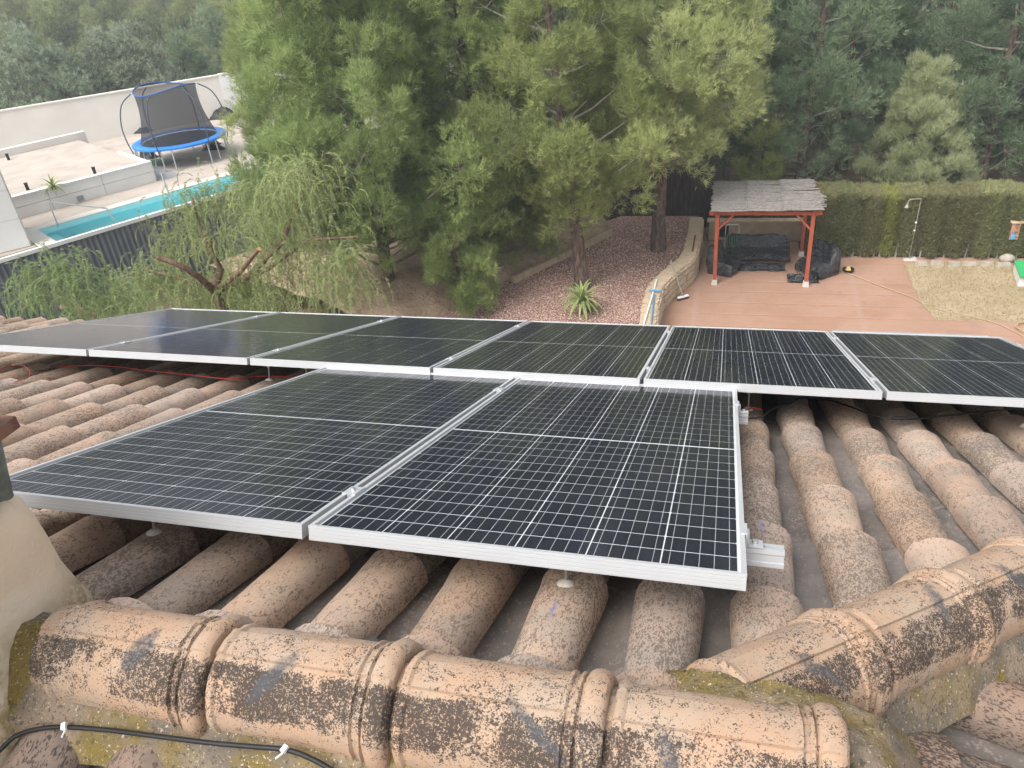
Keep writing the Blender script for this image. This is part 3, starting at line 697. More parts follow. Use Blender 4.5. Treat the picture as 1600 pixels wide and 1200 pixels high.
def grass_mat():
    n = N('dry_lawn'); c = n.coord(); col = n.mix(n.ramp(n.noise(c, 1.2, 5, .65), .35, .65), (.32, .255, .155), (.385, .31, .205))
    col = n.mix(n.ramp(n.noise(c, 22, 4, .6, .2, (.5, 1.5, 1)), .52, .7, 0, .3), col, (.27, .215, .12)); n.bump(n.noise(c, 40, 4), .6, .02); return n.done(col, .95, .08)
M['lawn'] = grass_mat()
lawn = [G(1412, 414, ZG), G(1425, 445, ZG), G(1440, 475, ZG), G(1462, 500, ZG), G(1600, 503, ZG), Vector((15, 18.3, ZG)), Vector((15, 21.9, ZG)), G(1600, 406, ZG)]
tag(MB().prism([(p.x, p.y) for p in lawn], ZG - .02, ZG + .012).build('lawn', M['lawn']), kind='structure')
r = np.random.default_rng(9); P = []; lp = [(p.x, p.y) for p in lawn]
while len(P) < 9000:
    q = r.uniform((5.5, 18), (12, 22.2))
    if inpoly(q, lp): P.append(q)
P = np.array(P); a = r.uniform(0, 6.28, len(P)); h = r.uniform(.02, .07, len(P)); w_ = .01
b0 = np.stack([P[:, 0] - w_ * np.cos(a), P[:, 1] - w_ * np.sin(a), np.full(len(P), ZG + .01)], 1); b1 = np.stack([P[:, 0] + w_ * np.cos(a), P[:, 1] + w_ * np.sin(a), np.full(len(P), ZG + .01)], 1)
tp = np.stack([P[:, 0] + r.normal(0, .04, len(P)), P[:, 1] + r.normal(0, .04, len(P)), ZG + .01 + h], 1)
M['drygrass'] = leaf_mat('dry_grass', (.30, .245, .135), (.41, .335, .21), .2)
tag(obj('dry_grass', np_mesh('dry_grass', np.stack([b0, b1, tp], 1).reshape(-1, 3), np.arange(len(P) * 3).reshape(-1, 3), M['drygrass'], tint=np.repeat(r.random(len(P)), 3))), 'short straw-coloured dry grass on the lawn', 'grass', kind='stuff')
# border stones at the lawn's far edge
M['pale_stone'] = plain('pale_stone', (.36, .315, .26), .9, .18, 7, .5, bscale=18)
for i in range(9):
    x = 6.35 + i * .42; y = 21.75 + .03 * math.sin(i * 2.1)
    o = MB().box((0, 0, 0), (.36 + .03 * math.sin(i * 3), .16, .10), taper=.82).build('border_stone', M['pale_stone'], None, Matrix.Translation((x, y, ZG + .06)) @ Matrix.Rotation(.1 * math.sin(i * 5), 4, 'Z'))
    tag(o, 'flat pale stone in the row edging the dry lawn below the hedge', 'stone', 'lawn edging stones')
bl = MB(); rr = np.random.default_rng(2)
for i in range(7):
    for k in range(12):
        th = math.pi * i / 6; q = 2 * math.pi * k / 12; s = 1 + rr.normal(0, .05); bl.v.append((.21 * math.sin(th) * math.cos(q) * s, .16 * math.sin(th) * math.sin(q) * s, .13 * math.cos(th) * s))
for i in range(6):
    for k in range(12): a = i * 12; bl.f.append((a + k, a + 12 + k, a + 12 + (k + 1) % 12, a + (k + 1) % 12))
p = G(1572, 410, ZG); tag(bl.build('boulder', M['pale_stone'], None, Matrix.Translation((p.x, p.y, ZG + .12)), smooth=60), 'rounded pale boulder by the hedge next to the green lid', 'boulder')

# ---------------------------------------------------------------- curved stone wall between gravel and terrace
def stone_mat():
    n = N('sandstone'); c = n.rand_coord(); col = n.mix(n.ramp(n.noise(c, 5, 4), .35, .65), (.42, .325, .22), (.53, .435, .32))
    col = n.mix(n.ramp(n.rnd(), 0, 1, 0, .4), col, (.50, .38, .27)); col = n.mix(n.ramp(n.noise(c, 11, 4, .65), .52, .72, 0, .6), col, (.20, .15, .10)); n.bump(n.noise(c, 22, 4), .5, .03); return n.done(col, .93, .1)
M['stone'] = stone_mat(); M['joint'] = plain('wall_mortar', (.34, .26, .18), .95, .12, 8)
def along(path, step):
    out = []; acc = 0; nxt = 0
    for (a, b) in zip(path[:-1], path[1:]):
        a = Vector(a); b = Vector(b); L = (b - a).length
        while nxt <= acc + L: t = (nxt - acc) / L; out.append((a.lerp(b, t), (b - a).normalized())); nxt += step
        acc += L
    return out
ZT = -7.68
sw = thing('stone_wall', (.0, 19, ZG), 'low curved sandstone wall between the red gravel and the terrace', 'wall')
mb = MB(); pts = along(path, .25)
for i in range(len(pts) - 1):
    (a, da), (b, db) = pts[i], pts[i + 1]; mb.bar((a.x - .17 * da.y * 1, a.y + .17 * da.x, (ZT + ZG) / 2 - .05), (b.x - .17 * db.y, b.y + .17 * db.x, (ZT + ZG) / 2 - .05), .27, ZT - ZG - .09)
mb.build('core', M['joint'], sw)
r = np.random.default_rng(21)
SB = []
for i in range(5):
    b = MB().box((0, 0, 0), (1, 1, 1)); me = b.mesh('face_stone', M['stone']); bm = bmesh.new(); bm.from_mesh(me); bmesh.ops.bevel(bm, geom=bm.edges[:], offset=.10, segments=1, affect='EDGES')
    for v in bm.verts: v.co += Vector(r.normal(0, .035, 3))
    bm.to_mesh(me); bm.free(); SB.append(me)
hcs = [(ZG + .0, .21), (ZG + .22, .19), (ZG + .42, .15), (ZG + .575, .10)]
for row, (z0, hh) in enumerate(hcs):
    s = row * .13
    L = sum((Vector(b) - Vector(a)).length for a, b in zip(path[:-1], path[1:]))
    while s < L - .1:
        ln = r.uniform(.22, .44); q = along(path, .02); idx = min(len(q) - 1, int((s + ln / 2) / .02)); c, d = q[idx]
        m = Matrix.Translation((c.x, c.y, z0 + hh / 2)) @ Matrix.Rotation(math.atan2(d.y, d.x), 4, 'Z') @ Matrix.Diagonal((ln - .02, .16, hh - .012, 1)); link(bpy.data.objects.new('face_stone', SB[int(r.integers(5))]), sw, m); s += ln
s = 0
while s < L - .1:
    ln = r.uniform(.16, .30); q = along(path, .02); idx = min(len(q) - 1, int((s + ln / 2) / .02)); c, d = q[idx]
    m = Matrix.Translation((c.x - .17 * d.y, c.y + .17 * d.x, ZT - .03)) @ Matrix.Rotation(math.atan2(d.y, d.x) + r.normal(0, .03), 4, 'Z') @ Matrix.Diagonal((ln - .012, .40, .075, 1)); link(bpy.data.objects.new('coping_stone', SB[int(r.integers(5))]), sw, m); s += ln

# kerb of pale planks left of the gravel, bank behind
M['kerb'] = plain('concrete_kerb', (.42, .32, .22), .9, .12, 5, .3)
ka, kb = G(800, 436, ZV + .14), G(957, 360, ZV + .14); kt = thing('garden_kerb', (ka.x, ka.y, ZV), 'straight pale concrete kerb on the left side of the red gravel', 'kerb')
for i in range(4):
    a = ka.lerp(kb, i / 4 + .003); b = ka.lerp(kb, (i + 1) / 4 - .003); MB().bar(a - Vector((0, 0, .07)), b - Vector((0, 0, .07)), .11, .24).build('kerb_block', M['kerb'], kt)
bank = MB(); rr = np.random.default_rng(8); nx, ny = 26, 26
for i in range(nx + 1):
    for j in range(ny + 1):
        t = i / nx; q = ka.lerp(kb, -1.0 + 2.1 * j / ny) + Vector((-.88, .47, 0)) * (t * 9 + .08)
        bank.v.append((q.x, q.y, ZV - .02 + .75 * math.sin(min(1, t * 3.5) * pi / 2) * (1 - .6 * t) + rr.normal(0, .035) - (.25 if i == 0 else 0)))
for i in range(nx):
    for j in range(ny): a = i * (ny + 1) + j; bank.f.append((a, a + ny + 1, a + ny + 2, a + 1))
n_ = N('dry_bank'); c_ = n_.coord(); cc = n_.mix(n_.ramp(n_.noise(c_, 1.5, 5), .35, .65), (.30, .215, .15), (.42, .31, .22)); cc = n_.mix(n_.ramp(n_.noise(c_, 9, 5, .65), .52, .68, 0, .65), cc, (.14, .10, .07)); n_.bump(n_.noise(c_, 14, 5), .8, .05); M['bank'] = n_.done(cc, .95, .1)
tag(bank.build('earth_bank', M['bank'], smooth=70), kind='structure')

# ---------------------------------------------------------------- pergola
M['redwood'] = plain('red_painted_steel', (.30, .075, .04), .6, .12, 5, .1); M['reed'] = plain('weathered_reed', (.225, .205, .188), .9, .25, 14, .4); M['concrete'] = plain('concrete_foot', (.5, .47, .43), .9, .1, 9)
x0, x1, y0, y1, zt = .66, 3.14, 20.13, 22.35, -6.33
pg = thing('pergola', (1.9, 21.2, ZG), 'red steel pergola with a weathered reed roof on the terrace', 'pergola')
for (x, y) in ((x0, y0), (x1, y0), (x0, y1), (x1, y1)):
    o = MB().box2((x - .05, y - .05, ZG + .15), (x + .05, y + .05, zt)).build('post', M['redwood'], pg); MB().box((x, y, ZG + .075), (.17, .17, .15), taper=.8).build('concrete_foot', M['concrete'], o)
for y in (y0, y1): MB().box2((x0 - .22, y - .045, zt), (x1 + .22, y + .045, zt + .10)).build('beam', M['redwood'], pg)
for k in range(6):
    x = x0 + (x1 - x0) * k / 5; MB().box2((x - .03, y0 - .14, zt + .101), (x + .03, y1 + .14, zt + .16)).build('rafter', M['redwood'], pg)
for (x, sx) in ((x0, 1), (x1, -1)):
    for y in (y0, y1): MB().bar((x + sx * .03, y, zt - .42), (x + sx * .42, y, zt - .005), .05, .05, (0, 1, 0)).build('brace', M['redwood'], pg)
rr = np.random.default_rng(31)
for k in range(3):                      # three overlapping reed mats
    xa, xb = x0 - .18 + k * .93, x0 - .18 + (k + 1) * .93 + .10; mb = MB(); nb = 66
    for i in range(nb):
        y = y0 - .22 + (y1 - y0 + .42) * i / nb; e0, e1 = rr.normal(0, .025), rr.normal(0, .035) + (.08 if k == 2 and 18 < i < 30 else 0) - (.10 if k == 2 and i > 45 else 0)
        if k == 2 and i in (39, 40, 41): 
            mb.bar((xa, y, zt + .19), (xa + .35, y, zt + .19), .055, .03); continue
        sag = .012 * math.sin(i * 1.7) + rr.normal(0, .006); z = zt + .185 + k * .018 + sag * .5
        mb.bar((xa + e0, y, z), ((xa + xb) / 2, y + rr.normal(0, .006), z - .015), .038, .018); mb.bar(((xa + xb) / 2, y + rr.normal(0, .006), z - .015), (xb + e1, y + rr.normal(0, .01), z + rr.normal(0, .012)), .038, .018)
    mb.build('reed_mat', M['reed'], pg)
for k in (1, 2): MB().bar((x0 - .18 + k * .93, y0 - .2, zt + .235), (x0 - .18 + k * .93, y1 + .18, zt + .235), .012, .012).build('binding_wire', M['reed'], pg)

# ---------------------------------------------------------------- benches under black plastic
def plastic_mat():
    n = N('black_plastic'); c = n.rand_coord(); f = n.noise(c, 5, 4, .55, 1.6, (1, 2.2, 2.2)); n.bump(f, 1.0, .06)
    return n.done(n.mix(n.ramp(n.noise(c, 3, 3), .4, .7), (.012, .013, .016), (.04, .043, .048)), n.ramp(f, .3, .7, .10, .30), .8)
M['plastic'] = plastic_mat(); M['legs'] = plain('brown_metal_leg', (.10, .06, .045), .5, .2, 10)
def draped(name, width, prof, m, label, seed, legs=()):
    """a sheet of plastic drawn over a seat: prof = side profile (y, z) from the front hem over the back to the rear hem"""
    r = np.random.default_rng(seed); mb = MB(); nx = 26; P = []
    for (a, b) in zip(prof[:-1], prof[1:]):
        for k in range(6): t = k / 6; P.append((a[0] + (b[0] - a[0]) * t, a[1] + (b[1] - a[1]) * t))
    P.append(prof[-1]); ph = r.uniform(0, 6, 8)
    ymid = sum(p[0] for p in P) / len(P)
    for i in range(nx + 1):
        t = -1 + 2 * i / nx; edge = max(0, abs(t) - .86) / .14
        for j, (y, z) in enumerate(P):
            wv = .016 * math.sin(5 * t + ph[0] + y * 7) + .010 * math.sin(13 * t + ph[1] + z * 12) + r.normal(0, .004)
            zz = z * (1 - .55 * edge ** 2) - .02; yy = ymid + (y - ymid) * (1 - .12 * edge) + wv
            mb.v.append((t * width / 2 * (1 + .02 * math.sin(j)), yy, max(.01 + r.uniform(0, .02), zz + wv * .8)))
    n = len(P)
    for i in range(nx):
        for j in range(n - 1): a = i * n + j; mb.f.append((a, a + 1, a + n + 1, a + n))
    mb.f.append(tuple(range(n))[::-1]); mb.f.append(tuple(nx * n + j for j in range(n)))
    t = thing(name, m.translation, label, 'bench' if 'bench' in name else 'armchair'); t.matrix_basis = m; WM[t.name] = m
    mb.build('plastic_cover', M['plastic'], t, m, smooth=45)
    for (x, y, x2, y2) in legs: MB().tube([m @ Vector((x, y, .16)), m @ Vector((x2, y2, .0))], .018, 8).build('leg', M['legs'], t)
    return t
bench_prof = [(-.40, .16), (-.41, .24), (-.42, .31), (-.10, .34), (.08, .37), (.30, .66), (.36, .67), (.40, .50), (.42, .02)]
bm1 = Matrix.Translation((1.86, 22.05, ZG + .002))
draped('covered_bench', 1.85, bench_prof, bm1, 'long bench wrapped in black plastic at the back of the pergola', 1, [(-.8, -.3, -.82, -.36), (.8, -.3, .82, -.36)])
chair_prof = [(-.36, .10), (-.38, .26), (-.34, .36), (-.05, .42), (.14, .47), (.28, .86), (.40, .84), (.46, .5), (.42, .05)]
p = G(1131, 430, ZG)
draped('covered_armchair', .72, chair_prof, Matrix.Translation((p.x + .02, p.y + .25, ZG + .002)) @ Matrix.Rotation(1.15, 4, 'Z'), 'armchair under black plastic beside the left front pergola post', 2, [(.28, -.25, .36, -.42), (-.28, -.25, -.3, -.36)])
p = G(1275, 432, ZG)
draped('covered_armchair', .95, chair_prof, Matrix.Translation((p.x, p.y + .25, ZG + .002)) @ Matrix.Rotation(-.85, 4, 'Z'), 'armchair under black plastic beside the right front pergola post', 3, [(.3, -.25, .40, -.44), (-.3, -.25, -.34, -.38)])
# loose plastic on the floor
for (a, lab, sd) in ((G(1185, 418, ZG), 'crumpled black plastic on the floor before the covered bench', 5), (G(1254, 436, ZG), 'crumpled black plastic at the foot of the right front post', 6)):
    r = np.random.default_rng(sd); mb = MB(); n = 14
    for i in range(n + 1):
        for j in range(n + 1):
            u, v = -1 + 2 * i / n, -1 + 2 * j / n; rad = max(abs(u), abs(v)); mb.v.append((a.x + u * (.42 if sd == 6 else .75), a.y + v * .3, ZG + .015 + max(0, .13 * (1 - rad) + r.normal(0, .022))))
    for i in range(n):
        for j in range(n): q = i * (n + 1) + j; mb.f.append((q, q + n + 1, q + n + 2, q + 1))
    tag(mb.build('plastic_sheet', M['plastic'], smooth=40), lab, 'plastic sheet')
# hose trolley
M['chrome'] = plain('grey_tube', (.55, .55, .54), .4, .1, 10, 0, .5); M['greenhose'] = plain('green_hose', (.03, .11, .06), .5, .2, 10)
p = G(1142, 402, ZG); ht = thing('hose_trolley', (p.x, p.y, ZG), 'hose trolley with grey handle and coiled green hose behind the left armchair', 'hose trolley')
c0 = Vector((p.x, p.y + .35, ZG))
MB().tube([c0 + Vector(q) for q in ((-.2, 0, .05), (-.2, .02, .85), (-.16, .02, .92), (.16, .02, .92), (.2, .02, .85), (.2, 0, .05))], .016, 8).build('handle', M['chrome'], ht, smooth=50)
mb = MB()
for k in range(5): mb.tube([c0 + Vector((-.14 + .07 * k, -.1 + .2 * cos(a), .42 + .2 * sin(a))) for a in [2 * pi * i / 20 for i in range(21)]], .02, 6, False)
mb.build('hose_coil', M['greenhose'], ht, smooth=60)
for s in (-.22, .22): MB().tube([c0 + Vector((s - .02, -.05, .1)), c0 + Vector((s + .02, -.05, .1))], .1, 14).build('wheel', M['cable'], ht, smooth=40)
# low block wall at the back; a black plate paints the hose opening's shade
M['block'] = plain('tan_block_wall', (.40, .31, .22), .92, .12, 4, .4)
bw = thing('block_wall', (1.6, 23.7, ZG), 'low tan block wall behind the covered bench', 'wall')
MB().box2((.36, 23.55, ZG), (3.9, 23.75, ZG + .62)).build('wall', M['block'], bw); MB().box2((.30, 23.5, ZG + .62), (3.95, 23.8, ZG + .67)).build('coping', M['stone'], bw); MB().box2((.62, 23.535, ZG + .12), (.98, 23.549, ZG + .50)).build('recess_shade_plate', M['cable'], bw)
MB().tube([G(1103, 360, ZG + .5) + Vector((.0, -.55, .0)), G(1105, 372, ZG + .3) + Vector((0, -.5, 0)), G(1112, 385, ZG + .1) + Vector((0, -.2, 0))], .016, 8).build('tap_hose', M['reed'], bw, smooth=60)

# ---------------------------------------------------------------- broom, pipes, hose, shower, small things
M['pole'] = plain('grey_pole', (.30, .28, .25), .5, .1, 8, 0); M['bristle'] = plain('dark_bristles', (.06, .035, .03), .9, .2, 20); M['bluepipe'] = plain('blue_pipe', (.10, .26, .42), .45, .1, 8, 0); M['hose'] = plain('beige_hose', (.42, .32, .19), .55, .1, 6, 0)
b0 = G(1067, 468, ZG) + Vector((0, 0, .05)); b1 = GY(1048, 406, b0.y + .10)
br = thing('broom', (b0.x, b0.y, ZG), 'broom with grey handle leaning against the curved stone wall', 'broom')
MB().tube([b0 + Vector((0, 0, .06)), b1], .016, 8).build('handle', M['pole'], br, smooth=50)
hdir = Vector((.8, .6, 0)); MB().bar(b0 - hdir * .17 + Vector((0, 0, .04)), b0 + hdir * .17 + Vector((0, 0, .04)), .075, .035).build('head', M['whiteplastic'], br); MB().bar(b0 - hdir * .17 - Vector((0, 0, .01)), b0 + hdir * .17 - Vector((0, 0, .01)), .065, .062).build('bristles', M['bristle'], br)
zp = ZT + .04
MB_ = lambda pts, r_: MB().tube(pts, r_, 8)
tag(MB_([G(1026, 437, zp), G(1022, 452, zp), G(1007, 503, zp), G(1000, 525, zp)], .022).build('white_pipe', M['whiteplastic'], smooth=50), 'long white pipe lying along the top of the stone wall', 'pipe')
tag(MB_([G(1022, 458, zp + .03), G(1018, 500, zp + .01), G(1015, 530, zp)], .018).build('blue_pipe', M['bluepipe'], smooth=50), 'blue pipe lying lengthwise on the stone wall', 'pipe')
tag(MB_([G(1014, 453, zp + .05), G(1034, 454, zp + .05)], .03).build('blue_pipe', M['bluepipe'], smooth=50), 'short blue pipe lying crosswise on the stone wall', 'pipe')
tag(MB_([G(1086, 368, zp), G(1082, 392, zp)], .02).build('iron_bar', M['legs'], smooth=50), 'rusty iron bar resting on the far end of the stone wall', 'bar')
hp = [G(1305, 421, ZG), G(1330, 430, ZG), G(1360, 442, ZG), G(1400, 457, ZG), G(1425, 466, ZG), G(1450, 480, ZG), G(1480, 488, ZG), G(1510, 494, ZG), G(1555, 506, ZG), G(1585, 520, ZG), G(1620, 538, ZG)]
def smooth_path(pts, k=5):
    P = []
    for i in range(len(pts) - 1):
        p0, p1, p2, p3 = pts[max(i - 1, 0)], pts[i], pts[i + 1], pts[min(i + 2, len(pts) - 1)]
        for q in range(k): t = q / k; P.append(.5 * ((2 * p1) + (-p0 + p2) * t + (2 * p0 - 5 * p1 + 4 * p2 - p3) * t * t + (-p0 + 3 * p1 - 3 * p2 + p3) * t ** 3))
    return P + [pts[-1]]
hp = [p + Vector((0, 0, .028)) for p in hp]
coil = []
cc = G(1612, 515, ZG)
for k in range(50): a = 2 * pi * k / 16; coil.append(cc + Vector((.34 * cos(a) + .02 * sin(k), .30 * sin(a), .03 + .012 * k / 10)))
tag(MB().tube(smooth_path(hp), .010, 8).tube(coil, .011, 8).build('garden_hose', M['hose'], smooth=60), 'beige garden hose running from the right armchair to a coil at right', 'hose')
sp = G(1420, 405, ZG); st = GY(1428, 316, sp.y); sh = thing('garden_shower', (sp.x, sp.y, ZG), 'thin garden shower pole standing before the hedge', 'shower')
sp.z = ZG; top = Vector((sp.x + .03, sp.y, st.z)); tip = GY(1423, 320, sp.y - .1)
MB().tube(smooth_path([sp, sp.lerp(top, .5), top, top + Vector((-.02, -.03, .10)), tip + Vector((.03, 0, .16)), tip + Vector((-.05, 0, .14)), tip + Vector((-.09, -.02, .02))]), .013, 8).build('pole', M['pole'], sh, smooth=60)
MB().tube([tip + Vector((-.09, -.02, .03)), tip + Vector((-.10, -.02, -.07))], [.02, .06], 12).build('shower_head', M['pole'], sh, smooth=40)
for t, nm in ((.52, 'tap'), (.66, 'tap')): MB().box(sp.lerp(top, t) + Vector((-.02, -.03, 0)), (.05, .04, .035)).build(nm, M['whiteplastic'], sh)
MB().box((sp.x + .02, sp.y, ZG + .02), (.36, .26, .04), taper=.9).build('foot', M['concrete'], sh)
p = G(1325, 425, ZG); bk = thing('black_bowl', (p.x, p.y, ZG), 'round black bowl with a yellow lump on the terrace right of the pergola', 'bowl')
mb = MB(); prof = [(.10, 0), (.15, .05), (.16, .10), (.145, .10), (.12, .04), (.0, .03)]
for rr_, z in prof:
    for k in range(16): mb.v.append((p.x + rr_ * cos(2 * pi * k / 16), p.y + rr_ * sin(2 * pi * k / 16), ZG + .004 + z))
for i in range(len(prof) - 1):
    for k in range(16): mb.f.append((i * 16 + k, i * 16 + (k + 1) % 16, i * 16 + 16 + (k + 1) % 16, i * 16 + 16 + k))
mb.build('bowl', M['cable'], bk, smooth=40); M['sponge'] = plain('yellow_sponge', (.62, .45, .16), .9, .2, 20); MB().box((p.x, p.y + .02, ZG + .10), (.15, .11, .10), taper=.55).build('sponge', M['sponge'], bk)
M['greenlid'] = plain('green_plastic', (.04, .36, .12), .45, .06, 4, 0); p = G(1600, 428, ZG)
gl = thing('green_sandbox', (p.x + .3, p.y + .2, ZG), 'bright green lid of a low box at the right edge by the hedge', 'box')
g0 = [G(1585, 407, ZG + .35), G(1594, 432, ZG + .35), G(1660, 432, ZG + .35), G(1650, 407, ZG + .35)]
MB().prism([(q.x, q.y) for q in g0], ZG + .31, ZG + .35).build('lid', M['greenlid'], gl); MB().prism([(q.x * .96 + (p.x + .7) * .04, q.y * .9 + (p.y + .3) * .1) for q in g0], ZG + .0, ZG + .309).build('box', M['whiteplastic'], gl)
# ---------------------------------------------------------------- brush fence behind the gravel
n_ = N('heather_fence'); c_ = n_.rand_coord(); f = n_.noise(c_, 30, 4, .6, 0, (1, 1, .06)); n_.bump(f, .9, .03); M['heather'] = n_.done(n_.mix(n_.ramp(f, .3, .7), (.035, .028, .026), (.105, .085, .075)), .95, .05)
bf = thing('brush_fence', (-1.5, 24.75, ZG), 'dark brushwood screen fence behind the red gravel', 'fence')
for k in range(9):
    xa = -7.2 + k * .9; mb = MB(); rr = np.random.default_rng(60 + k)
    for i in range(30): x = xa + .9 * i / 30; mb.box((x + .015, 24.75 + rr.normal(0, .012), ZG + .95 + rr.normal(0, .02)), (.034, .04, 1.95 + rr.normal(0, .05)))
    mb.build('brush_panel', M['heather'], bf)
# board with a blue panel showing in the hedge
M['blueboard'] = plain('blue_panel', (.12, .32, .55), .6, .2, 8, 0); M['brick'] = plain('brick_red', (.42, .22, .15), .9, .15, 12)
a = GY(1576, 374, 22.15); b = GY(1596, 348, 22.15)
sg = thing('hedge_board', (a.x, 22.15, a.z), 'small board with a pale blue panel set in the hedge at right', 'board')
MB().box2((a.x, 22.12, a.z), (b.x, 22.2, b.z)).build('board', M['brick'], sg); MB().box2((a.x + .02, 22.10, a.z + .02), (a.x + (b.x - a.x) * .62, 22.119, a.z + (b.z - a.z) * .42)).build('blue_panel', M['blueboard'], sg); MB().box2((a.x - .05, 22.08, b.z), (b.x + .05, 22.22, b.z + .05)).build('ledge', M['stone'], sg)

# ---------------------------------------------------------------- the neighbour's terrace, pool and walls
ZN = -6.0; e1 = Vector((.521, .853, 0)); e2 = Vector((-.853, .521, 0)); N0 = Vector((-16.8, 19.42, 0))
def Q(a, b, z=ZN): p = N0 + e1 * a + e2 * b; return Vector((p.x, p.y, z))
def NB(mb, a0, a1, b0, b1, z0, z1):
    P = [Q(a0, b0), Q(a1, b0), Q(a1, b1), Q(a0, b1)]; return mb.prism([(p.x, p.y) for p in P], z0, z1)
M['white'] = plain('white_render', (.70, .70, .69), .85, .04, 1.2, .05); M['cream'] = plain('cream_wall', (.64, .615, .57), .9, .05, .7, .1); M['paving'] = plain('beige_paving', (.42, .365, .315), .85, .10, 1.3, .2); M['coping'] = plain('pale_coping', (.60, .565, .51), .8, .05, 2, .1); M['greystrip'] = plain('grey_paving', (.30, .30, .31), .85, .1, 3, .1)
nt_ = MB(); NB(nt_, -22, 30, 2.42, 26, -9.5, ZN); NB(nt_, 6.0, 30, .31, 2.419, -9.5, ZN); NB(nt_, -22, -3.62, .31, 2.419, -9.5, ZN)
tag(nt_.build('neighbour_terrace', M['paving']), kind='structure')
# pool
PA0, PA1 = -3.1, 5.5
pool = thing('swimming_pool', Q(1, 1.2), 'long turquoise lap pool behind the corrugated fence', 'pool')
mb = MB(); NB(mb, PA0, PA1, .12, 1.95, ZN - 1.1, ZN - 1.0); NB(mb, PA0 - .1, PA1 + .1, .02, .119, ZN - 1.1, ZN - .005); NB(mb, PA0 - .1, PA1 + .1, 1.951, 2.05, ZN - 1.1, ZN - .005); NB(mb, PA0 - .1, PA0 - .001, .12, 1.95, ZN - 1.1, ZN - .005); NB(mb, PA1 + .001, PA1 + .1, .12, 1.95, ZN - 1.1, ZN - .005)
n_ = N('pool_tiles'); c_ = n_.coord(); M['pooltile'] = n_.done(n_.mix(n_.noise(c_, 3, 3), (.36, .74, .79), (.44, .80, .83)), .5, .3); mb.build('basin', M['pooltile'], pool)
for k in range(3): mb = MB(); NB(mb, PA0 + .001, PA0 + .45 + .4 * k, .121, 1.949, ZN - .99 + .25 * (2 - k), ZN - .99 + .25 * (3 - k) - .001); mb.build('step', M['pooltile'], pool)
m_ = bpy.data.materials.new('pool_water'); m_.use_nodes = True; t_ = m_.node_tree; t_.nodes.clear(); o_ = t_.nodes.new('ShaderNodeOutputMaterial'); mx = t_.nodes.new('ShaderNodeMixShader'); tr = t_.nodes.new('ShaderNodeBsdfTransparent'); gl_ = t_.nodes.new('ShaderNodeBsdfGlossy'); fr = t_.nodes.new('ShaderNodeFresnel'); fr.inputs['IOR'].default_value = 1.33; tr.inputs['Color'].default_value = (.72, .96, .97, 1); gl_.inputs['Roughness'].default_value = .03
wv = t_.nodes.new('ShaderNodeTexNoise'); wv.inputs['Scale'].default_value = 3; bp = t_.nodes.new('ShaderNodeBump'); bp.inputs['Strength'].default_value = .15; bp.inputs['Distance'].default_value = .05; tc = t_.nodes.new('ShaderNodeTexCoord'); t_.links.new(tc.outputs['Object'], wv.inputs['Vector']); t_.links.new(wv.outputs['Fac'], bp.inputs['Height']); t_.links.new(bp.outputs[0], gl_.inputs['Normal']); t_.links.new(bp.outputs[0], fr.inputs['Normal'])
t_.links.new(fr.outputs[0], mx.inputs[0]); t_.links.new(tr.outputs[0], mx.inputs[1]); t_.links.new(gl_.outputs[0], mx.inputs[2]); t_.links.new(mx.outputs[0], o_.inputs[0]); M['water'] = m_
pz = ZN - .16; q = [Q(PA0, .12, pz), Q(PA1, .12, pz), Q(PA1, 1.95, pz), Q(PA0, 1.95, pz)]; MB().add(q, [(0, 1, 2, 3)]).build('water_surface', M['water'], pool)
for (a0, a1, b0, b1) in ((PA0 - .5, PA1 + .45, 1.96, 2.41), (PA0 - .5, PA0 - .005, .12, 1.955), (PA1 + .005, PA1 + .45, .12, 1.955)): mb = MB(); NB(mb, a0, a1, b0, b1, ZN - .004, ZN + .03); mb.build('coping', M['coping'], pool)
hr = Q(-2.75, 1.4); MB().tube([Q(-2.55, 1.75, ZN), Q(-2.55, 1.75, ZN + .8), Q(-1.2, .9, ZN + .35), Q(-1.1, .8, ZN - .3)], .025, 8).build('handrail', M['chrome'], pool, smooth=50); MB().tube([Q(1.1, 1.7, ZN - .3), Q(1.1, 1.8, ZN + .75)], .03, 8).build('handrail', M['chrome'], pool, smooth=50)
# corrugated fence
fc = thing('corrugated_fence', Q(0, 0, -9.4), 'grey corrugated metal fence with a white top rail below the pool', 'fence')
n_ = N('corrugated_steel'); c_ = n_.coord(); M['corr'] = n_.done(n_.mix(n_.ramp(n_.noise(c_, 1.2, 4, .6, 0, (1, 1, .4)), .35, .65), (.12, .13, .155), (.17, .18, .20)), .55, .35, .2)
for k in range(14):
    mb = MB(); n = 60; a0 = -11.0 + k * 1.5; rows = []
    for z in (-9.6, ZN - .06):
        for i in range(n + 1): t = 1.496 * i / n; p = Q(a0 + t, -.035 + .028 * math.copysign(min(1, abs(1.6 * math.sin(2 * pi * t / .166))), math.sin(2 * pi * t / .166)), z); mb.v.append(tuple(p))
    for i in range(n): mb.f.append((i, i + 1, n + 2 + i, n + 1 + i))
    o = mb.build('corrugated_sheet', M['corr'], fc); sm = o.modifiers.new('thickness', 'SOLIDIFY'); sm.thickness = .006
mb = MB(); NB(mb, -11, 10, -.09, .019, ZN - .06, ZN + .05); mb.build('top_rail', M['white'], fc); mb = MB(); NB(mb, -11, 10, .02, .115, ZN - .2, ZN + .031); mb.build('inner_coping', M['white'], fc)
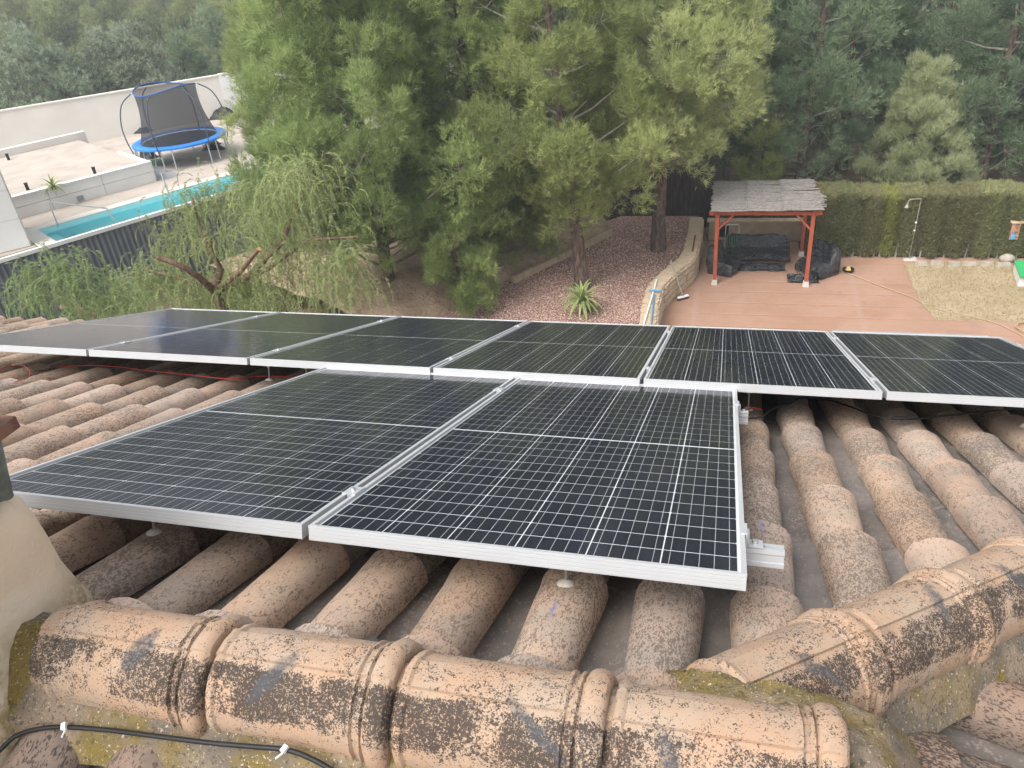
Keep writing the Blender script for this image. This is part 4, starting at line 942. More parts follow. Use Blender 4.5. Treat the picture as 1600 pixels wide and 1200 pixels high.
# raised terrace and its low walls
ZR = -5.36
rt = MB(); NB(rt, -14, 1.55, 4.12, 11.6, ZN - .2, ZR); tag(rt.build('raised_terrace', M['paving']), kind='structure')
lw = thing('low_white_wall', Q(-1, 4.0, ZN), 'low white clad wall along the raised terrace above the pool', 'wall')
for k in range(4):
    a0 = -5.6 + k * 1.8
    for (z0, z1) in ((ZN, ZN + .36), (ZN + .37, ZR + .06)): mb = MB(); NB(mb, a0 + .006, a0 + 1.794, 3.98, 4.119, z0 + .002, z1); mb.build('cladding_panel', M['white'], lw)
mb = MB(); NB(mb, -5.6, 1.62, 3.95, 4.2, ZR + .061, ZR + .10); mb.build('coping', M['white'], lw)
mb = MB(); NB(mb, 1.56, 1.68, 4.125, 7.2, ZN, ZR + .05); mb.build('end_wall', M['white'], lw)
for k, a in enumerate((-3.9, -1.2)):
    mb = MB(); NB(mb, a, a + .22, 3.955, 3.979, ZN + .05, ZN + .22); mb.build('vent', M['greystrip'], lw)
lw2 = MB(); NB(lw2, -14, 1.9, 11.62, 11.9, ZN, ZR + .28); tag(lw2.build('low_wall', M['cream']), 'low cream wall at the back of the raised terrace', 'wall')
gs = MB(); NB(gs, 1.69, 2.5, 3.9, 11.0, ZN + .004, ZN + .012); tag(gs.build('paved_strip', M['greystrip']), kind='structure')
mb = MB(); P = [Q(a, b, ZR) for a, b in ((-6.4, 10.6), (-4.4, 10.9))]
for i, (px_, py_, z) in enumerate(((14, 250, ZR), (44, 297, ZR), (149, 272, ZR))):
    p = G(px_, py_, z); b = thing('bollard_light', (p.x, p.y, ZR), ['black bollard light by the back wall of the raised terrace', 'black bollard light near the white house on the raised terrace', 'black bollard light at the middle of the low white wall'][i], 'light', 'bollard lights')
    MB().tube([p, p + Vector((0, 0, .22))], .055, 12).build('body', M['cable'], b, smooth=40); MB().tube([p + Vector((0, 0, .2201)), p + Vector((0, 0, .25))], .065, 12).build('cap', M['cable'], b, smooth=40)
# boundary wall
wa, wd = Vector((-29.6, 27.1, 0)), Vector((.737, .676, 0)); wn = Vector((-.676, .737, 0))
bwl = thing('boundary_wall', (wa.x, wa.y, ZN), 'tall white rendered boundary wall behind the trampoline', 'wall')
def WB(a0, a1, b0, b1, z0, z1):
    P = [wa + wd * a0 + wn * b0, wa + wd * a1 + wn * b0, wa + wd * a1 + wn * b1, wa + wd * a0 + wn * b1]; return MB().prism([(p.x, p.y) for p in P], z0, z1)
WB(-16, 9.2, 0, .22, ZN - .5, -4.14).build('wall', M['cream'], bwl); WB(9.202, 22, -.03, .22, ZN - .5, -4.05).build('wall', M['white'], bwl); WB(-16, 9.2, -.04, .26, -4.139, -4.08).build('coping', M['coping'], bwl)
# white house at the left edge
fa = G(50, 384, ZN); fb = Vector((-27.5, 24.0, ZN)); hv = (fb - fa).normalized(); hn = Vector((hv.y, -hv.x, 0)); hn = hn if hn.x < 0 else -hn
nh = thing('white_house', (fa.x, fa.y, ZN), 'white clad corner of the neighbouring house at the left edge', 'house')
def HB(a0, a1, b0, b1, z0, z1):
    P = [fa + hv * a0 + hn * b0, fa + hv * a1 + hn * b0, fa + hv * a1 + hn * b1, fa + hv * a0 + hn * b1]
    area = sum(P[i].x * P[(i + 1) % 4].y - P[(i + 1) % 4].x * P[i].y for i in range(4)); P = P if area > 0 else P[::-1]; return MB().prism([(p.x, p.y) for p in P], z0, z1)
HB(-.0, 2.2, .022, 7, ZN, -2.6).build('wall', M['joint'], nh)
for k in range(4):
    for j in range(2): HB(j * 1.1 + .006, j * 1.1 + 1.094, 0, .021, ZN + .02 + k * .85, ZN + .862 + k * .85).build('cladding_panel', M['white'], nh)
    for j in range(4): HB(-.021, -.001, .03 + j * 1.6, 1.62 + j * 1.6, ZN + .02 + k * .85, ZN + .862 + k * .85).build('cladding_panel', M['white'], nh)

# ---------------------------------------------------------------- trampoline
tc_ = Vector((-20.1, 25.75, ZN)); TR = 1.76
M['bluepad'] = plain('blue_pad', (.025, .20, .60), .5, .08, 4, .1); M['tubegrey'] = plain('galvanised_tube', (.55, .57, .58), .45, .08, 8, 0, .4); M['darktube'] = plain('dark_foam_pole', (.05, .07, .11), .7, .1, 8, 0)
m_ = bpy.data.materials.new('black_net'); m_.use_nodes = True; t_ = m_.node_tree; b_ = t_.nodes['Principled BSDF']; b_.inputs['Base Color'].default_value = (.02, .022, .03, 1); b_.inputs['Roughness'].default_value = .9; b_.inputs['Alpha'].default_value = .62; M['net'] = m_
m2_ = m_.copy(); m2_.name = 'jumping_mat'; m2_.node_tree.nodes['Principled BSDF'].inputs['Alpha'].default_value = 1; M['mat'] = m2_
M['ringblue'] = plain('dark_blue_sleeve', (.03, .10, .30), .6, .1, 6, 0)
tp = thing('trampoline', tc_, 'round blue-edged trampoline with black safety net on the neighbouring terrace', 'trampoline')
mb = MB(); n = 48
prof = [(TR - .34, .83), (TR - .3, .87), (TR - .05, .875), (TR + .02, .84), (TR + .02, .77), (TR - .04, .79)]
for r_, z in prof:
    for k in range(n): a = 2 * pi * k / n; mb.v.append(tuple(tc_ + Vector((r_ * cos(a), r_ * sin(a), z))))
for i in range(len(prof) - 1):
    for k in range(n): mb.f.append((i * n + k, i * n + (k + 1) % n, i * n + n + (k + 1) % n, i * n + n + k))
mb.build('edge_pad', M['bluepad'], tp, smooth=50)
MB().add([tuple(tc_ + Vector(((TR - .33) * cos(2 * pi * k / n), (TR - .33) * sin(2 * pi * k / n), .80))) for k in range(n)], [tuple(range(n))]).build('jumping_mat', M['mat'], tp)
nh_ = 6; mb = MB(); nz = 8
def netr(k, t):
    a = 2 * pi * k / 48; lob = .5 + .5 * math.cos(2 * a + .6) ; return (TR - .32) * (1 - .28 * math.sin(pi * t * .75) * .55 - .10 * t), .86 + t * (1.78 + .20 * lob * t)
for j in range(nz + 1):
    for k in range(48): r_, z = netr(k, j / nz); a = 2 * pi * k / 48; mb.v.append(tuple(tc_ + Vector((r_ * cos(a), r_ * sin(a), z))))
for j in range(nz):
    for k in range(48): mb.f.append((j * 48 + k, j * 48 + (k + 1) % 48, j * 48 + 48 + (k + 1) % 48, j * 48 + 48 + k))
mb.build('safety_net', M['net'], tp, smooth=80)
MB().tube([tc_ + Vector((netr(k % 48, 1)[0] * cos(2 * pi * k / 48), netr(k % 48, 1)[0] * sin(2 * pi * k / 48), netr(k % 48, 1)[1])) for k in range(49)], .026, 6, False).build('top_ring', M['ringblue'], tp, smooth=60)
for k in range(6):
    a = 2 * pi * k / 6 - .35; d = Vector((cos(a), sin(a), 0)); rt_, zt_ = (TR - .32) * .85, 2.84
    MB().tube(smooth_path([tc_ + d * (TR + .03) + Vector((0, 0, .55)), tc_ + d * (TR + .13) + Vector((0, 0, 1.1)), tc_ + d * (TR + .12) + Vector((0, 0, 1.7)), tc_ + d * (TR - .10) + Vector((0, 0, 2.35)), tc_ + d * rt_ + Vector((0, 0, zt_ - .15))]), .022, 8).build('net_pole', M['darktube'], tp, smooth=60)
    a2 = a + .25; d2 = Vector((cos(a2), sin(a2), 0)); MB().tube([tc_ + d * (TR - .05) + Vector((0, 0, .77)), tc_ + d * (TR - .02) + Vector((0, 0, .03)), tc_ + d2 * (TR - .02) + Vector((0, 0, .03)), tc_ + d2 * (TR - .05) + Vector((0, 0, .77))], .025, 8).build('leg', M['tubegrey'], tp, smooth=40)
la = G(228, 262, ZN); 
for s in (0, .42): MB().tube([la + Vector((s * .9, s * .35, 0)), la + Vector((s * .9 - .1, s * .35 + .35, .85))], .022, 8).build('ladder_rail', M['tubegrey'], tp, smooth=40)
for z in (.25, .55): MB().tube([la + Vector((-.12 * z, .41 * z, z)), la + Vector((.42 * .9 - .12 * z, .42 * .35 + .41 * z, z))], .02, 8).build('ladder_rung', M['tubegrey'], tp)
# clutter round the trampoline
def blob(name, p, sx, sy, sz, mat, label, cat, seed):
    r = np.random.default_rng(seed); mb = MB(); n = 10
    for i in range(n + 1):
        for j in range(n + 1):
            u, v = -1 + 2 * i / n, -1 + 2 * j / n; rad = math.hypot(u, v); mb.v.append((p.x + u * sx * (1 + r.normal(0, .06)), p.y + v * sy * (1 + r.normal(0, .06)), p.z + .01 + max(0, sz * (1 - rad ** 2) * (1 + r.normal(0, .3)))))
    for i in range(n):
        for j in range(n): q = i * (n + 1) + j; mb.f.append((q, q + n + 1, q + n + 2, q + 1))
    return tag(mb.build(name, mat, smooth=50), label, cat)
blob('black_sack', G(335, 233, ZN), .55, .22, .2, M['cable'], 'black sack lying right of the trampoline legs, nearer the pool', 'sack', 1)
blob('black_sack', G(332, 226, ZN), .35, .25, .22, M['cable'], 'small black sack just behind the other under the trampoline edge', 'sack', 2)
blob('black_sack', G(232, 247, ZN), .4, .3, .4, M['cable'], 'black bundle behind the trampoline ladder', 'sack', 3)
blob('black_tarp', G(345, 184, ZN), 1.2, .5, .35, M['cable'], 'black tarp heaped against the boundary wall right of the trampoline', 'tarp', 4)
blob('black_tarp', G(215, 206, ZN), .8, .4, .3, M['cable'], 'black tarp heaped against the boundary wall left of the trampoline', 'tarp', 5)
blob('grass_mat', G(248, 254, ZN), .8, .5, .03, M['greenhose'], 'dark green artificial grass mat under the trampoline ladder', 'mat', 6)

# ---------------------------------------------------------------- vegetation
def unit(v): return v / np.maximum(np.linalg.norm(v, axis=-1, keepdims=True), 1e-9)
def needles(pos, dirs, tint, per, length, width, spread, r):
    """thin triangles fanning out of each tuft"""
    n = len(pos); d = unit(np.repeat(dirs, per, 0) + r.normal(0, spread, (n * per, 3))); L = length * r.uniform(.6, 1.15, (n * per, 1))
    p = np.repeat(pos, per, 0) + r.normal(0, length * .18, (n * per, 3)); s = unit(np.cross(d, r.normal(0, 1, (n * per, 3)))) * width * .5
    v = np.stack([p - s, p + s, p + d * L], 1).reshape(-1, 3); t = np.repeat(np.clip(np.repeat(tint, per) + r.normal(0, .10, n * per), 0, 1), 3)
    return v, t
def pine_parts(seed, H, R, cb, nl, dens=520, per=12, nlen=.17, nw=.0135, lean=(0, 0), lobe=.30, top=.12, spread=.55, r0=None, puff=.12, up=.8, lmin=.75):
    r = np.random.default_rng(seed); wood = MB(); tw = MB()
    r0 = r0 or .016 * H + .03
    axis = lambda t: Vector((lean[0] * max(t, 0) ** 1.3 + .12 * math.sin(3 * t + seed), lean[1] * max(t, 0) ** 1.3 + .12 * math.sin(2.3 * t + seed * 2), H * t))
    wood.tube([axis(t) for t in np.linspace(-.02, .96, 9)], [r0 * (1.25 if t < .02 else 1) * (1 - .9 * max(0, t)) + .012 for t in np.linspace(-.02, .96, 9)], 10)
    VV, TT = [], []
    for i in range(nl):
        t = (i + r.uniform(0, 1)) / nl; z = H * (cb + (1 - cb) * t)
        prof = R * ((1 - t) ** .65 * .88 + top) * min(1, .45 + t * 2.6); ang = i * 2.39996 + r.normal(0, .35); rad = prof * math.sqrt(r.uniform(.12, 1.0)) * r.uniform(.9, 1.1)
        a0 = axis(z / H); c = Vector((a0.x + rad * cos(ang), a0.y + rad * sin(ang), z + r.normal(0, .2)))
        lr = lobe * R * r.uniform(lmin, 1.2) * (1 - .35 * t)
        s = axis(max(.05, (z - rad * .5) / H)); mid = s.lerp(c, .55) + Vector((0, 0, -.06 * rad)); rl = .012 + .012 * rad
        tw.tube([s, mid, c], [rl * 1.5, rl, .008], 5, False)
        npf = max(5, int(16 * (lr / .8) ** 1.4)); pd = unit(r.normal(0, 1, (npf, 3)) + np.array([0, 0, up]) + .45 * np.array([cos(ang), sin(ang), 0]))
        pc = np.array(c) + pd * lr * r.uniform(.62, 1.0, (npf, 1)) * np.array([1, 1, 1.05])
        for q in pc[::2]: tw.tube([c, c.lerp(Vector(q), .5) + Vector((0, 0, -.03)), Vector(q)], [.008, .006, .004], 3, False)
        nt_ = max(3, int(dens * lr * lr / npf / 1.0)); ps = puff * (lr / .8) ** .5
        pos = np.repeat(pc, nt_, 0) + r.normal(0, ps, (npf * nt_, 3)); dr = unit(np.repeat(pd, nt_, 0) * .7 + unit(pos - np.repeat(pc, nt_, 0)) * .8 + np.array([0, 0, up * .9]))
        lt = np.clip(.48 + r.normal(0, .17), .05, .95); tint = np.clip(lt + np.repeat(r.normal(0, .12, npf), nt_), 0, 1)
        v, tt = needles(pos, dr, tint, per, nlen, nw, spread, r); VV.append(v); TT.append(tt)
    return wood, tw, np.concatenate(VV), np.concatenate(TT)
def plant_tree(name, base, label, cat, parts, mat, bark_='bark', group=None):
    wood, tw, v, t = parts; m = Matrix.Translation(Vector(base)); o = thing(name, base, label, cat, group)
    obj('trunk', wood.mesh('trunk', M[bark_], 60), o, m)
    if tw.v: tag(obj('branches', tw.mesh('branches', M['twig']), o, m), kind='stuff')
    tag(obj('crown', np_mesh('crown', v, np.arange(len(v)).reshape(-1, 3), mat, tint=t), o, m), kind='stuff'); return o

garden = [
    ('pine_tree', (-8.45, 17.6, -8.1), 'large bright green pine in the middle foreground, its trunk just behind the panels', dict(seed=1, H=9.8, R=3.4, cb=.17, nl=84, dens=560, lean=(.3, 0)), 'pine'),
    ('pine_tree', tuple(G(905, 447, -7.95)), 'pine with a thick straight trunk standing in the red gravel behind the yucca', dict(seed=2, H=9.8, R=2.6, cb=.23, nl=68, lean=(-.6, .5)), 'pine'),
    ('pine_tree', tuple(G(1027, 390, -7.95)), 'pine with a slanting pale trunk in the gravel left of the pergola', dict(seed=3, H=10.5, R=3.0, cb=.31, nl=74, lean=(1.1, .6)), 'pine_pale'),
    ('pine_tree', (-11.4, 20.9, -8.4), 'dark pine overhanging the far end of the swimming pool', dict(seed=4, H=9.6, R=2.7, cb=.36, nl=50, lean=(-.5, .4)), 'pine'),
    ('pine_tree', (-6.1, 20.2, -8.1), 'full bright pine between the foreground pine and the one in the gravel', dict(seed=14, H=9.6, R=3.0, cb=.10, nl=80, dens=560), 'pine'),
    ('pine_tree', (-9.3, 25.5, -8.4), 'tall pine behind the bright foreground pine', dict(seed=5, H=12, R=3.2, cb=.25, nl=52), 'pine'),
    ('pine_tree', (-5.0, 27.0, -8.4), 'tall pine behind the brushwood fence, left of the slanting trunk', dict(seed=6, H=12, R=3.0, cb=.2, nl=52), 'pine_dark'),
    ('pine_sapling', (-6.05, 17.0, -7.95), 'low bushy pine branches at the near left corner of the gravel', dict(seed=7, H=2.7, R=1.35, cb=.08, nl=22, lobe=.36, dens=800), 'pine'),
    ('pine_tree', (6.7, 26.6, -8.6), 'young pale green pine rising just behind the hedge', dict(seed=8, H=4.5, R=1.8, cb=.06, nl=120, lobe=.19, dens=1150, up=1.7, nlen=.20, puff=.17, nw=.014, lmin=.85), 'pine_young'),
    ('pine_sapling', (2.05, 25.6, -8.5), 'rounded green bush showing above the pergola roof', dict(seed=9, H=3.0, R=1.25, cb=.1, nl=22, lobe=.34, dens=800), 'pine'),
]
for nm, b, lab, kw, mt in garden: plant_tree(nm, b, lab, 'pine tree' if nm == 'pine_tree' else 'bush', pine_parts(**kw), M[mt])

# woods behind the hedge: three grown pines, copied
def meshes(kw, mat, bark_='bark'):
    wood, tw, v, t = pine_parts(**kw); return wood.mesh('trunk', M[bark_], 60), np_mesh('crown', v, np.arange(len(v)).reshape(-1, 3), mat, tint=t), tw.mesh('branches', M['twig'])
FP = [meshes(dict(seed=30 + i, H=8.5, R=2.5, cb=.12, nl=34, dens=420, per=10, nlen=.18, nw=.02, lobe=.32, puff=.15), M['pine_dark']) for i in range(3)]
def put(name, kinds, i, x, y, s, rz, label, cat, group, z=None):
    z = hill(x, y) - .1 if z is None else z; m = Matrix.Translation((x, y, z)) @ Matrix.Rotation(rz, 4, 'Z') @ Matrix.Diagonal((s, s, s, 1))
    o = thing(name, (x, y, z), label, cat, group); o.matrix_basis = m; WM[o.name] = m
    for nm, me in zip(('trunk', 'crown', 'branches'), kinds[i]):
        q = obj(nm, me, o, m)
        if nm != 'trunk': q['kind'] = 'stuff'
    return o
r = np.random.default_rng(77); spots = [(.6, 28.5), (3.4, 27.8), (9.2, 27.6), (12.2, 28.6), (5.0, 31.5), (8.0, 31.2), (11.0, 33), (14.6, 30.5), (1.5, 33), (-1.8, 31), (17.5, 33.5), (-4.5, 33)]
while len(spots) < 46:
    q = (r.uniform(-14, 34), r.uniform(33, 62))
    if min(math.hypot(q[0] - a, q[1] - b) for a, b in spots) > 3.0: spots.append(q)
for i, (x, y) in enumerate(spots):
    lab = ['dark pine close behind the hedge, right of the pergola roof', 'dark pine right behind the pergola roof', 'dark pine behind the hedge, right of the pale young pine', 'dark pine behind the hedge at the right edge'][i] if i < 4 else 'dark bluish pine in the wood beyond the hedge'
    put('forest_pine', FP, i % 3, x, y, r.uniform(.85, 1.25), r.uniform(0, 6.28), lab, 'pine tree', 'pines of the wood beyond the hedge')
# hillside on the left: rounded pines and scrub, copied
HT = [meshes(dict(seed=50 + i, H=4.2, R=2.5, cb=.05, nl=22, dens=210, per=8, nlen=.30, nw=.05, lobe=.42, puff=.25, top=.35), M['maquis']) for i in range(4)]
sp2 = []
while len(sp2) < 150:
    q = (r.uniform(-120, 6), r.uniform(38, 135))
    if q[1] - 27 < (q[0] + 29.6) * .917 + 6: 
        if q[0] < -10: continue
    px_, py_ = PX((q[0], q[1], hill(*q) + 2)); 
    if not (-120 < px_ < 1000 and py_ < 190): continue
    if not sp2 or min(math.hypot(q[0] - a, q[1] - b) for a, b in sp2) > 3.2: sp2.append(q)
for i, (x, y) in enumerate(sp2): put('hillside_tree', HT, i % 4, x, y, r.uniform(.7, 1.35), r.uniform(0, 6.28), 'rounded green pine or shrub on the far hillside', 'tree', 'trees on the hillside')
OL = [meshes(dict(seed=70 + i, H=4.6, R=2.7, cb=.12, nl=36, dens=420, per=10, nlen=.16, nw=.034, lobe=.33, puff=.19, top=.3, spread=.9), M['olive'], 'twig') for i in range(2)]
for (px_, y, s, lab, i) in ((30, 31.5, 1.2, 'grey-green olive tree at the far left behind the boundary wall', 0), (205, 36.5, 1.15, 'silvery olive tree behind the trampoline and boundary wall', 1)):
    p = GY(px_, 150, y); put('olive_tree', OL, i, p.x, y, s, 1.0 + i, lab, 'olive tree', 'olive trees', z=-7.6)
DT = meshes(dict(seed=90, H=5.0, R=2.0, cb=.05, nl=26, dens=260, per=10, nlen=.2, nw=.03, lobe=.36, puff=.2), M['pine_dark'])
for (px_, y, s, lab) in ((110, 39, .9, 'dark conifer between the two olive trees'), (300, 41, .95, 'dark green shrub at the right end of the boundary wall'), (355, 44, 1.1, 'dark tree behind the white end of the boundary wall'), (430, 44, 1.3, 'dark tree behind the pine by the pool')):
    p = GY(px_, 150, y); put('conifer', [DT], 0, p.x, y, s, px_, lab, 'tree', 'conifers behind the boundary wall', z=-8.0)

# ---------------------------------------------------------------- hedge of clipped cypress
def hedge_section(seed, w_, d, h, n, parent, base, mat):
    r = np.random.default_rng(seed); V, T = [], []
    nf = int(n * .72); x = r.uniform(0, w_, nf); z = h * r.uniform(0.02, 1, nf) ** .85; rel = .085 * np.cos(2 * pi * (x / w_ - .5)) + .035 * np.sin(9 * x + z * 2 + seed)
    P1 = np.stack([x, -rel + r.normal(0, .03, nf), z], 1); D1 = unit(np.stack([r.normal(0, .35, nf), np.full(nf, -.55), np.full(nf, .75)], 1))
    ntp = n - nf; x = r.uniform(0, w_, ntp); y = r.uniform(-.05, d, ntp); P2 = np.stack([x, y, h + .05 * np.sin(5 * x + seed) + r.normal(0, .03, ntp)], 1); D2 = unit(np.stack([r.normal(0, .4, ntp), r.normal(-.2, .4, ntp), np.full(ntp, .9)], 1))
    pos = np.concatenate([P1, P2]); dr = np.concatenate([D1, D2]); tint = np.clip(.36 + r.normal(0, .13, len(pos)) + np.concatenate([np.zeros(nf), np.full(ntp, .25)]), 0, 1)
    v, t = needles(pos, dr, tint, 9, .11, .016, .45, r); m = Matrix.Translation(base)
    o = obj('hedge_plant', np_mesh('hedge_plant', v, np.arange(len(v)).reshape(-1, 3), mat, tint=t), parent, m)
    MB().box2((0.02, .08, .0), (w_ - .02, d, h - .04)).build('inner_growth', M['hedgecore'], o, m)
    tk = MB()
    for k in range(3): xx = w_ * (k + .5) / 3; tk.tube([(xx, .02, 0), (xx + .03, .05, .45)], [.035, .025], 6)
    tk.build('stem', M['twig'], o, m)
M['hedgecore'] = plain('hedge_inside', (.075, .085, .045), .95, .3, 9, .6, bscale=25)
hg = thing('hedge', (6, 22.4, ZG), 'tall clipped cypress hedge closing the terrace and lawn', 'hedge')
x = 3.25; k = 0
while x < 13:
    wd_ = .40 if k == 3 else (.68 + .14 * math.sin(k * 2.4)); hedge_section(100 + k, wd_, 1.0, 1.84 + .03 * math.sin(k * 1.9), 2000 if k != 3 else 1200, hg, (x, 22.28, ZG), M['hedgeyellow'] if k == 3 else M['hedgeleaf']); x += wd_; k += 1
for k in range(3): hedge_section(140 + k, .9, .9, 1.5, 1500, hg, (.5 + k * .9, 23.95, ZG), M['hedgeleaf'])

# ---------------------------------------------------------------- pepper tree with cut limbs
def drooping(seed, n, centers, mat, L=.78):
    """hanging fronds of narrow leaflets"""
    r = np.random.default_rng(seed); V, T = [], []; tw = MB()
    for c, rad, ns, tn in centers:
        for s in range(ns):
            a = r.uniform(0, 6.28); o = Vector(c) + Vector((rad * r.normal(0, .42), rad * r.normal(0, .42), rad * abs(r.normal(.15, .4)))); d = Vector((cos(a), sin(a), 0)); ln = L * r.uniform(.5, 1.1); P = []
            for k in range(11): t = k / 10; P.append(o + d * (ln * .5 * (1 - (1 - t) ** 2)) + Vector((0, 0, .12 * ln * math.sin(t * 2.0) - ln * .85 * t ** 1.7)))
            if s % 2 == 0: tw.tube(P[::3] + [P[-1]], .003, 3, False)
            P = np.array(P); k = r.uniform(0, 9.99, 46); i = k.astype(int); f = (k - i)[:, None]; p = P[i] * (1 - f) + P[i + 1] * f; tg = unit(P[i + 1] - P[i])
            sd_ = unit(np.cross(tg, [0, 0, 1]) + 1e-6); sg = r.choice([-1, 1], 46)[:, None]; ld = unit(tg * 1.1 + sd_ * sg * .75 + r.normal(0, .15, (46, 3))); nrm = unit(np.cross(ld, r.normal(0, 1, (46, 3)))); ll = r.uniform(.05, .10, (46, 1))
            v = np.stack([p - nrm * .0055, p + nrm * .0055, p + ld * ll], 1).reshape(-1, 3); V.append(v); T.append(np.repeat(np.clip(tn + r.normal(0, .15) + r.normal(0, .12, 46), 0, 1), 3))
    return np.concatenate(V), np.concatenate(T), tw
def pepper_tree(base, limbs, cents, label, seed):
    o = thing('pepper_tree', base, label, 'pepper tree')
    for i, (pts, rads, cut) in enumerate(limbs):
        lm = MB().tube(pts, rads, 10).build('limb' if i else 'trunk', M['pepperbark'], o, smooth=60)
        if cut:
            d = (Vector(pts[-1]) - Vector(pts[-2])).normalized(); e = Vector(pts[-1]); MB().tube([e + d * .001, e + d * .006], rads[-1] * .96, 12).build('cut_face', M['cutwood'], lm)
    v, t, tw = drooping(seed, 0, cents, M['pepper']); tag(obj('fronds', np_mesh('fronds', v, np.arange(len(v)).reshape(-1, 3), M['pepper'], tint=t), o), kind='stuff'); tag(tw.build('frond_stalks', M['twig'], o), kind='stuff')
    return o
YP = 12.6
B = lambda px_, py_, y=YP: GY(px_, py_, y)
root = Vector((B(345, 470).x, YP + .2, ZG)); fork = B(335, 455)
r = np.random.default_rng(12)
def cl(px_, py_, rad, ns, tn=.5, dy=0): return (B(px_, py_, YP + dy), rad, ns, tn)
cents = [cl(300, 330, .8, 90, .45, .3), cl(350, 310, .8, 90, .5, .6), cl(420, 300, .7, 80, .65), cl(470, 290, .7, 100, .75), cl(500, 330, .8, 90, .6, .3), cl(440, 350, .9, 110, .6), cl(380, 360, .9, 100, .55), cl(290, 370, .8, 90, .5, .4), cl(265, 400, .6, 50, .4), cl(330, 395, .7, 70, .6), cl(410, 410, .8, 90, .6), cl(480, 400, .9, 110, .7), cl(530, 420, .8, 90, .7), cl(350, 450, .8, 80, .55), cl(240, 440, .8, 90, .5), cl(200, 450, .7, 80, .55), cl(280, 450, .8, 90, .55), cl(430, 455, .9, 100, .6), cl(520, 465, .8, 90, .65), cl(480, 440, .7, 70, .75), cl(560, 455, .6, 60, .7), cl(390, 470, .7, 70, .6), cl(320, 475, .7, 60, .5), cl(545, 400, .5, 50, .7), cl(450, 270, .35, 40, .8)]
limbs = [([root, root.lerp(fork, .6) + Vector((.1, 0, 0)), fork], [.2, .15, .11], False), ([fork, B(312, 434, 11.8), B(287, 417, 11.5), B(264, 408, 11.4), B(246, 402, 11.3)], [.09, .07, .06, .055, .05], True), ([fork, B(345, 420), B(330, 395), B(328, 372)], [.09, .07, .055, .04], False), ([fork, B(375, 425, 11.9), B(395, 400, 11.6), B(405, 389, 11.5)], [.07, .055, .045, .04], True), ([fork, B(390, 430), B(440, 380), B(470, 310), B(478, 285)], [.10, .07, .05, .035, .02], False), ([fork, B(300, 440), B(225, 420), B(215, 450)], [.05, .035, .025, .015], False), ([fork, B(420, 420), B(480, 375), B(560, 370)], [.07, .05, .035, .02], False), ([B(330, 395), B(310, 350), B(300, 310)], [.06, .04, .02], False)]
pepper_tree(root, limbs, cents, 'light green drooping pepper tree with freshly sawn limbs before the corrugated fence', 5)
YP = 9.6
root2 = Vector((B(150, 500).x, YP, ZG)); f2 = B(150, 500)
limbs2 = [([root2, f2], [.16, .12], False), ([f2, B(150, 488), B(125, 483), B(97, 480)], [.09, .075, .07, .07], True), ([f2, B(110, 470), B(70, 452), B(48, 448)], [.05, .03, .02, .012], False)]
cents2 = [cl(60, 435, .55, 60, .45), cl(100, 430, .6, 80, .5), cl(130, 450, .55, 60, .45), cl(30, 470, .5, 40, .35), cl(80, 470, .55, 70, .45), cl(170, 470, .6, 70, .55), cl(210, 480, .5, 50, .55), cl(130, 490, .5, 40, .5)]
pepper_tree(root2, limbs2, cents2, 'small drooping pepper tree with a sawn limb at the far left behind the roof edge', 6)

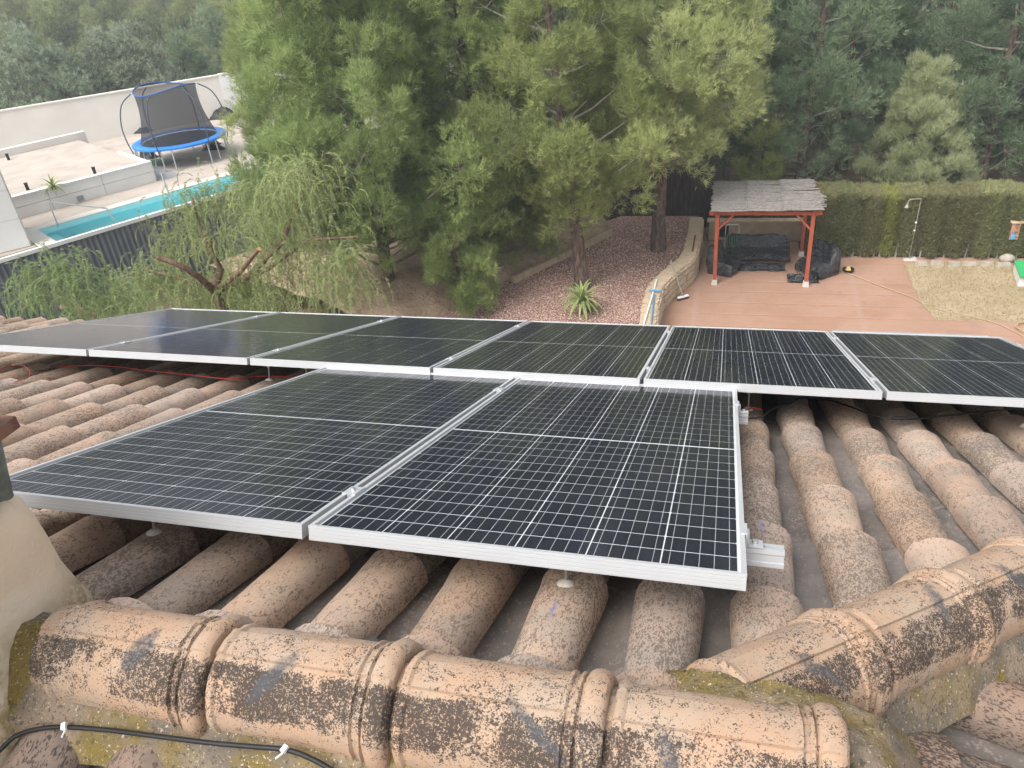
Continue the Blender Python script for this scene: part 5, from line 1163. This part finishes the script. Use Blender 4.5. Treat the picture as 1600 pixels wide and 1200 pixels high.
# ---------------------------------------------------------------- yucca, potted plant
def rosette(name, base, n, L, w_, mat, label, seed, stem=.25):
    r = np.random.default_rng(seed); o = thing(name, base, label, 'plant'); base = Vector(base)
    MB().tube([base, base + Vector((0, 0, stem))], [.07, .055], 10).build('stem', M['bark'], o, smooth=50); c = base + Vector((0, 0, stem))
    for k in range(n):
        a = k * 2.39996; el = 1.45 - 1.75 * (k / n) ** .8 + r.normal(0, .08); ll = L * r.uniform(.8, 1.1); d = Vector((cos(a), sin(a), 0)); s = Vector((-sin(a), cos(a), 0)); V = []; Tn = []
        for i in range(7):
            t = i / 6; ww = w_ * (1 - t ** 2.2) * (.55 + .9 * min(1, t * 3)) * .5; e = el - .55 * t ** 2
            p = c + d * (ll * t * cos(e)) + Vector((0, 0, ll * t * sin(e))); V += [tuple(p - s * ww + Vector((0, 0, ww * .4))), tuple(p), tuple(p + s * ww + Vector((0, 0, ww * .4)))]; Tn += [.75, .15, .75]
        F = [(i * 3 + j, i * 3 + j + 1, i * 3 + j + 4, i * 3 + j + 3) for i in range(6) for j in range(2)]
        me = np_mesh('leaf', V, F, mat, tint=np.clip(np.array(Tn) + r.normal(0, .12), 0, 1), nper=4); link(bpy.data.objects.new('leaf', me), o)
    return o
p = G(911, 490, ZV); rosette('yucca', (p.x, p.y, ZV), 46, .72, .06, M['yucca'], 'spiky variegated yucca on the red gravel behind the panels', 3, .38)
p = G(85, 296, ZR); rosette('yucca', (p.x, p.y, ZR), 22, .55, .05, M['yucca'], 'small spiky plant on the raised terrace behind the low white wall', 4, .1)
# undergrowth on the bank and below the pepper trees
r = np.random.default_rng(41); pos = []
while len(pos) < 8200:
    x, y = r.uniform(-20, -6), r.uniform(7.5, 19)
    if x > -6.4 or (x + 16.8) * .853 - (y - 19.42) * .521 < .4: continue
    if r.random() < .5 + .5 * math.sin(x * 1.3) * math.cos(y * 1.1): pos.append((x, y, hill(x, y) + .05 + abs(r.normal(0, .28))))
pos = np.array(pos); v, t = needles(pos, unit(np.stack([r.normal(0, .5, len(pos)), r.normal(0, .5, len(pos)), np.ones(len(pos))], 1)), np.clip(.45 + r.normal(0, .2, len(pos)), 0, 1), 10, .22, .03, .6, r)
tag(obj('undergrowth', np_mesh('undergrowth', v, np.arange(len(v)).reshape(-1, 3), M['maquis'], tint=t)), 'low green undergrowth below the fence and pepper trees', 'undergrowth', kind='stuff')

# ---------------------------------------------------------------- the air
hz_ = MB().box2((-225, -125, -13), (225, 225, 16)).build('haze', None); tag(hz_, kind='stuff')
m_ = bpy.data.materials.new('hazy_air'); m_.use_nodes = True; t_ = m_.node_tree; t_.nodes.clear(); o_ = t_.nodes.new('ShaderNodeOutputMaterial'); pv = t_.nodes.new('ShaderNodeVolumePrincipled')
pv.inputs['Color'].default_value = (.80, .88, .95, 1); pv.inputs['Density'].default_value = .0017; pv.inputs['Anisotropy'].default_value = .2; t_.links.new(pv.outputs[0], o_.inputs['Volume']); hz_.data.materials.append(m_)
